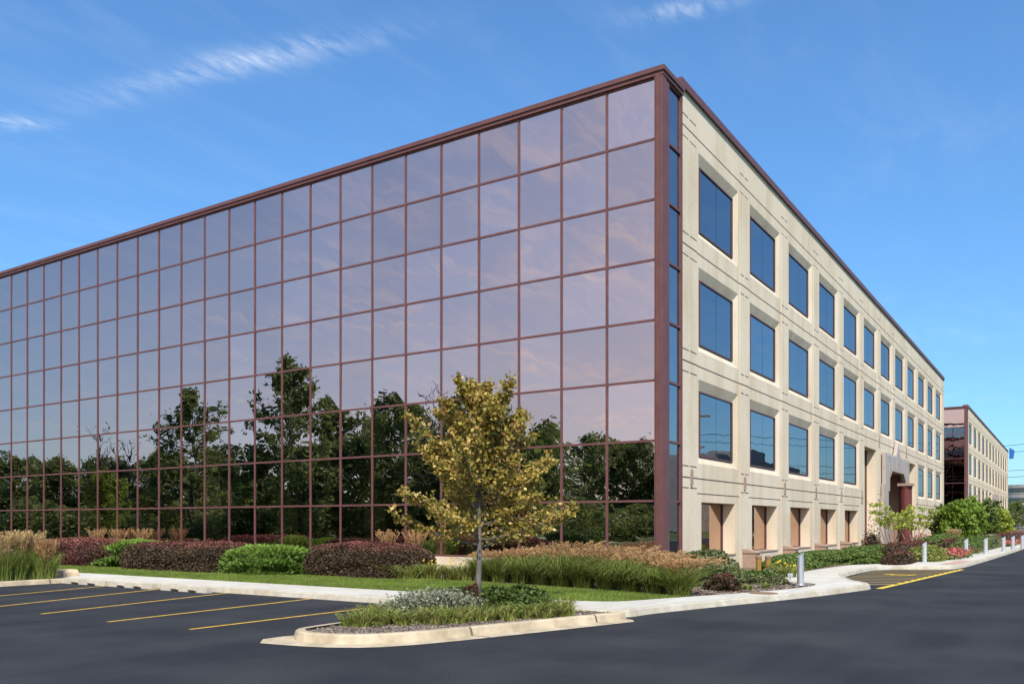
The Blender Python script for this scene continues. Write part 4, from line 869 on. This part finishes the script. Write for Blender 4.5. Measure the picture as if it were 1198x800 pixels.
# tan block on left island end
x, y = P(77, 678.5, .0); t = MB(); n = 10
pr = [(-.30, 0), (-.30, .20)] + [(-.30+.14*(1-math.cos(a)), .20+.13*math.sin(a)) for a in np.linspace(.2, 1.57, 5)] + [(.16+.14*math.sin(a), .20+.13*math.cos(a)) for a in np.linspace(0, 1.4, 5)] + [(.30, 0)]
bm = bmesh.new(); f = bm.faces.new([bm.verts.new((x+.25, y+a-.0, .0+z)) for a, z in pr]); r_ = bmesh.ops.extrude_face_region(bm, geom=[f]); bmesh.ops.translate(bm, vec=(-.5, 0, 0), verts=[v for v in r_['geom'] if isinstance(v, bmesh.types.BMVert)])
bmesh.ops.recalc_face_normals(bm, faces=bm.faces); me = bpy.data.meshes.new('concrete_block'); bm.to_mesh(me); bm.free(); me.materials.append(mat('tan_block', (.50,.36,.22), (.62,.47,.31), 5, .85, .2, 50)); o = bpy.data.objects.new('concrete_block', me); COL.objects.link(o)
bv = o.modifiers.new('b', 'BEVEL'); bv.width = .02; bv.segments = 2
tag(o, 'tan round topped concrete block at the end of the left island', 'concrete block')
# wheel stops
WS = [(82, 124, 683.6), (139, 184, 687), (203, 252, 691.2), (20, 62, 680.5)]
labs = ['concrete wheel stop in the bay next to the tan block', 'concrete wheel stop in the middle of the three bays', 'concrete wheel stop in the bay nearest the hedges centre', 'x']
for i, (a, b, py) in enumerate(WS[:3]):
    xa, ya = P(a, py-2.4); xb, yb = P(b, py+1.6); xw = -9.98; y0, y1 = min(ya, yb), max(ya, yb); m = MB()
    sec = [(-.09, .0), (-.07, .12), (.07, .12), (.09, .0)]
    segs = [(y0, y0+.2, 0), (y0+.2, y0+.2+.42, 1)]; L_ = y1-y0; cuts = [y0, y0+.22*L_, y0+.40*L_, y0+.60*L_, y0+.78*L_, y1]
    for s in range(5):
        zb = .055 if s in (1, 3) else 0
        p = [(xw-.09, zb), (xw-.07, .13), (xw+.07, .13), (xw+.09, zb)]; v = [(a_[0], cuts[s], a_[1]) for a_ in p]+[(a_[0], cuts[s+1], a_[1]) for a_ in p]
        m.add(v, [(0,1,2,3), (7,6,5,4), (0,4,5,1), (1,5,6,2), (2,6,7,3), (3,7,4,0)])
    tag(m.build('wheel_stop', KERB), labs[i], 'wheel stop', 'wheel stops before the lawn')
# low stone block right
m = MB(); bx = at_px(1160, -4.9); m.box(bx-1.2, bx+1.2, -5.2, -4.7, .08, .7); m.box(bx-1.3, bx+1.3, -5.3, -4.6, .701, .8); tag(m.build('stone_bench', stonemat('warm_stone', (.4,.33,.24), (.5,.42,.32)), bevel=.02), 'low pale stone wall block between far shrubs', 'low wall')

# far curved office building with banded storeys
def far_building():
    cx, cy = D(1222, 300); root = empty('distant_office', (cx, cy, 0), 'distant round grey office building with dark window bands', 'building'); n = 40; r = 15.5
    w = MB(); g2 = MB(); z = 0
    for f in range(4):
        w.lathe((cx, cy, z), [(r, 0), (r, 1.7)], n); g2.lathe((cx, cy, z+1.7), [(r-.4, 0), (r-.4, 1.7)], n); z += 3.4
    w.lathe((cx, cy, z), [(r, 0), (r, 1.1)], n); w.build('wall_bands', FARB, root); g2.build('window_bands', FARG, root)
far_building()
# low offices across the road, mirrored in the stone front windows
for i, (x, y, wd, h) in enumerate([(40, -78, 44, 12), (100, -62, 50, 13.2), (165, -46, 62, 15.0), (250, -60, 50, 16)]):
    root = empty('office_across_road', (x, y, 0), ['low dark grey office block across the road nearest the corner', 'wide dark grey office block across the road', 'lower dark grey office block across the road', 'farthest dark grey office block across the road'][i], 'building', 'offices across the road')
    m = MB(); m.box(x-wd/2, x+wd/2, y-14, y, 0, h); m.box(x-8, x+6, y-10, y-2, h, h+2.5); m.build('wall', GREYB, root)
    for f in range(int(h//3.4)): q = MB(); q.box(x-wd/2+1, x+wd/2-1, y, y+.12, f*3.4+1.1, f*3.4+2.7); q.build('window_band', FARG, root)
# power line
def pylon(x, y, H, lab):
    t = empty('utility_pole', (x, y, 0), lab, 'utility pole'); m = MB(); m.tube([(x, y, 0), (x, y, H)], [.35, .18], 12); m.build('pole', IRON, t)
    for z in (H-.6, H-6): a = MB(); a.box(x-.15, x+.15, y-2.2, y+2.2, z-.15, z+.15); a.build('crossarm', IRON, t)
pylon(246, 30, 24, 'tall utility pole hidden behind the second building'); pylon(120, -45, 21, 'tall utility pole beyond the right side of the road')
for z0, z1, k in ((20.8, 17.4, 0), (19.0, 16.2, 1), (14.6, 12.6, 2), (13.0, 11.4, 3), (8.7, 8.3, 4)):
    a = Vector((246, 30+k*.4, z0+1)); b = Vector((120, -45-k*.4, z1)); m = MB(); pts = []
    for s in range(25): f = s/24; p = a.lerp(b, f); p.z -= 1.2*4*f*(1-f); pts.append(p)
    m.tube(pts, .045, 4); tag(m.build('power_line', WIRE), ['top', 'second', 'middle', 'fourth', 'lowest'][k] + ' power line wire crossing the sky at the far right', 'power line', 'power lines at the far right')
# blue banner at the far corner of the second building
bx = 88.2+78.5; m = MB(); pts = [(-.0, 15.4), (.25, 13.4)]
m.add([(bx+.3, -.9, 14.0), (bx+.3, -.2, 14.0), (bx+.3, -.2, 16.2), (bx+.3, -1.1, 15.6), (bx+.42, -.9, 14.0), (bx+.42, -.2, 14.0), (bx+.42, -.2, 16.2), (bx+.42, -1.1, 15.6)], [(0,1,2,3), (7,6,5,4), (0,4,5,1), (1,5,6,2), (2,6,7,3), (3,7,4,0)])
tag(m.build('blue_sign', mat('blue_cloth', (.02, .12, .42), rough=.6)), 'small blue panel at the far top corner of the second building', 'sign')
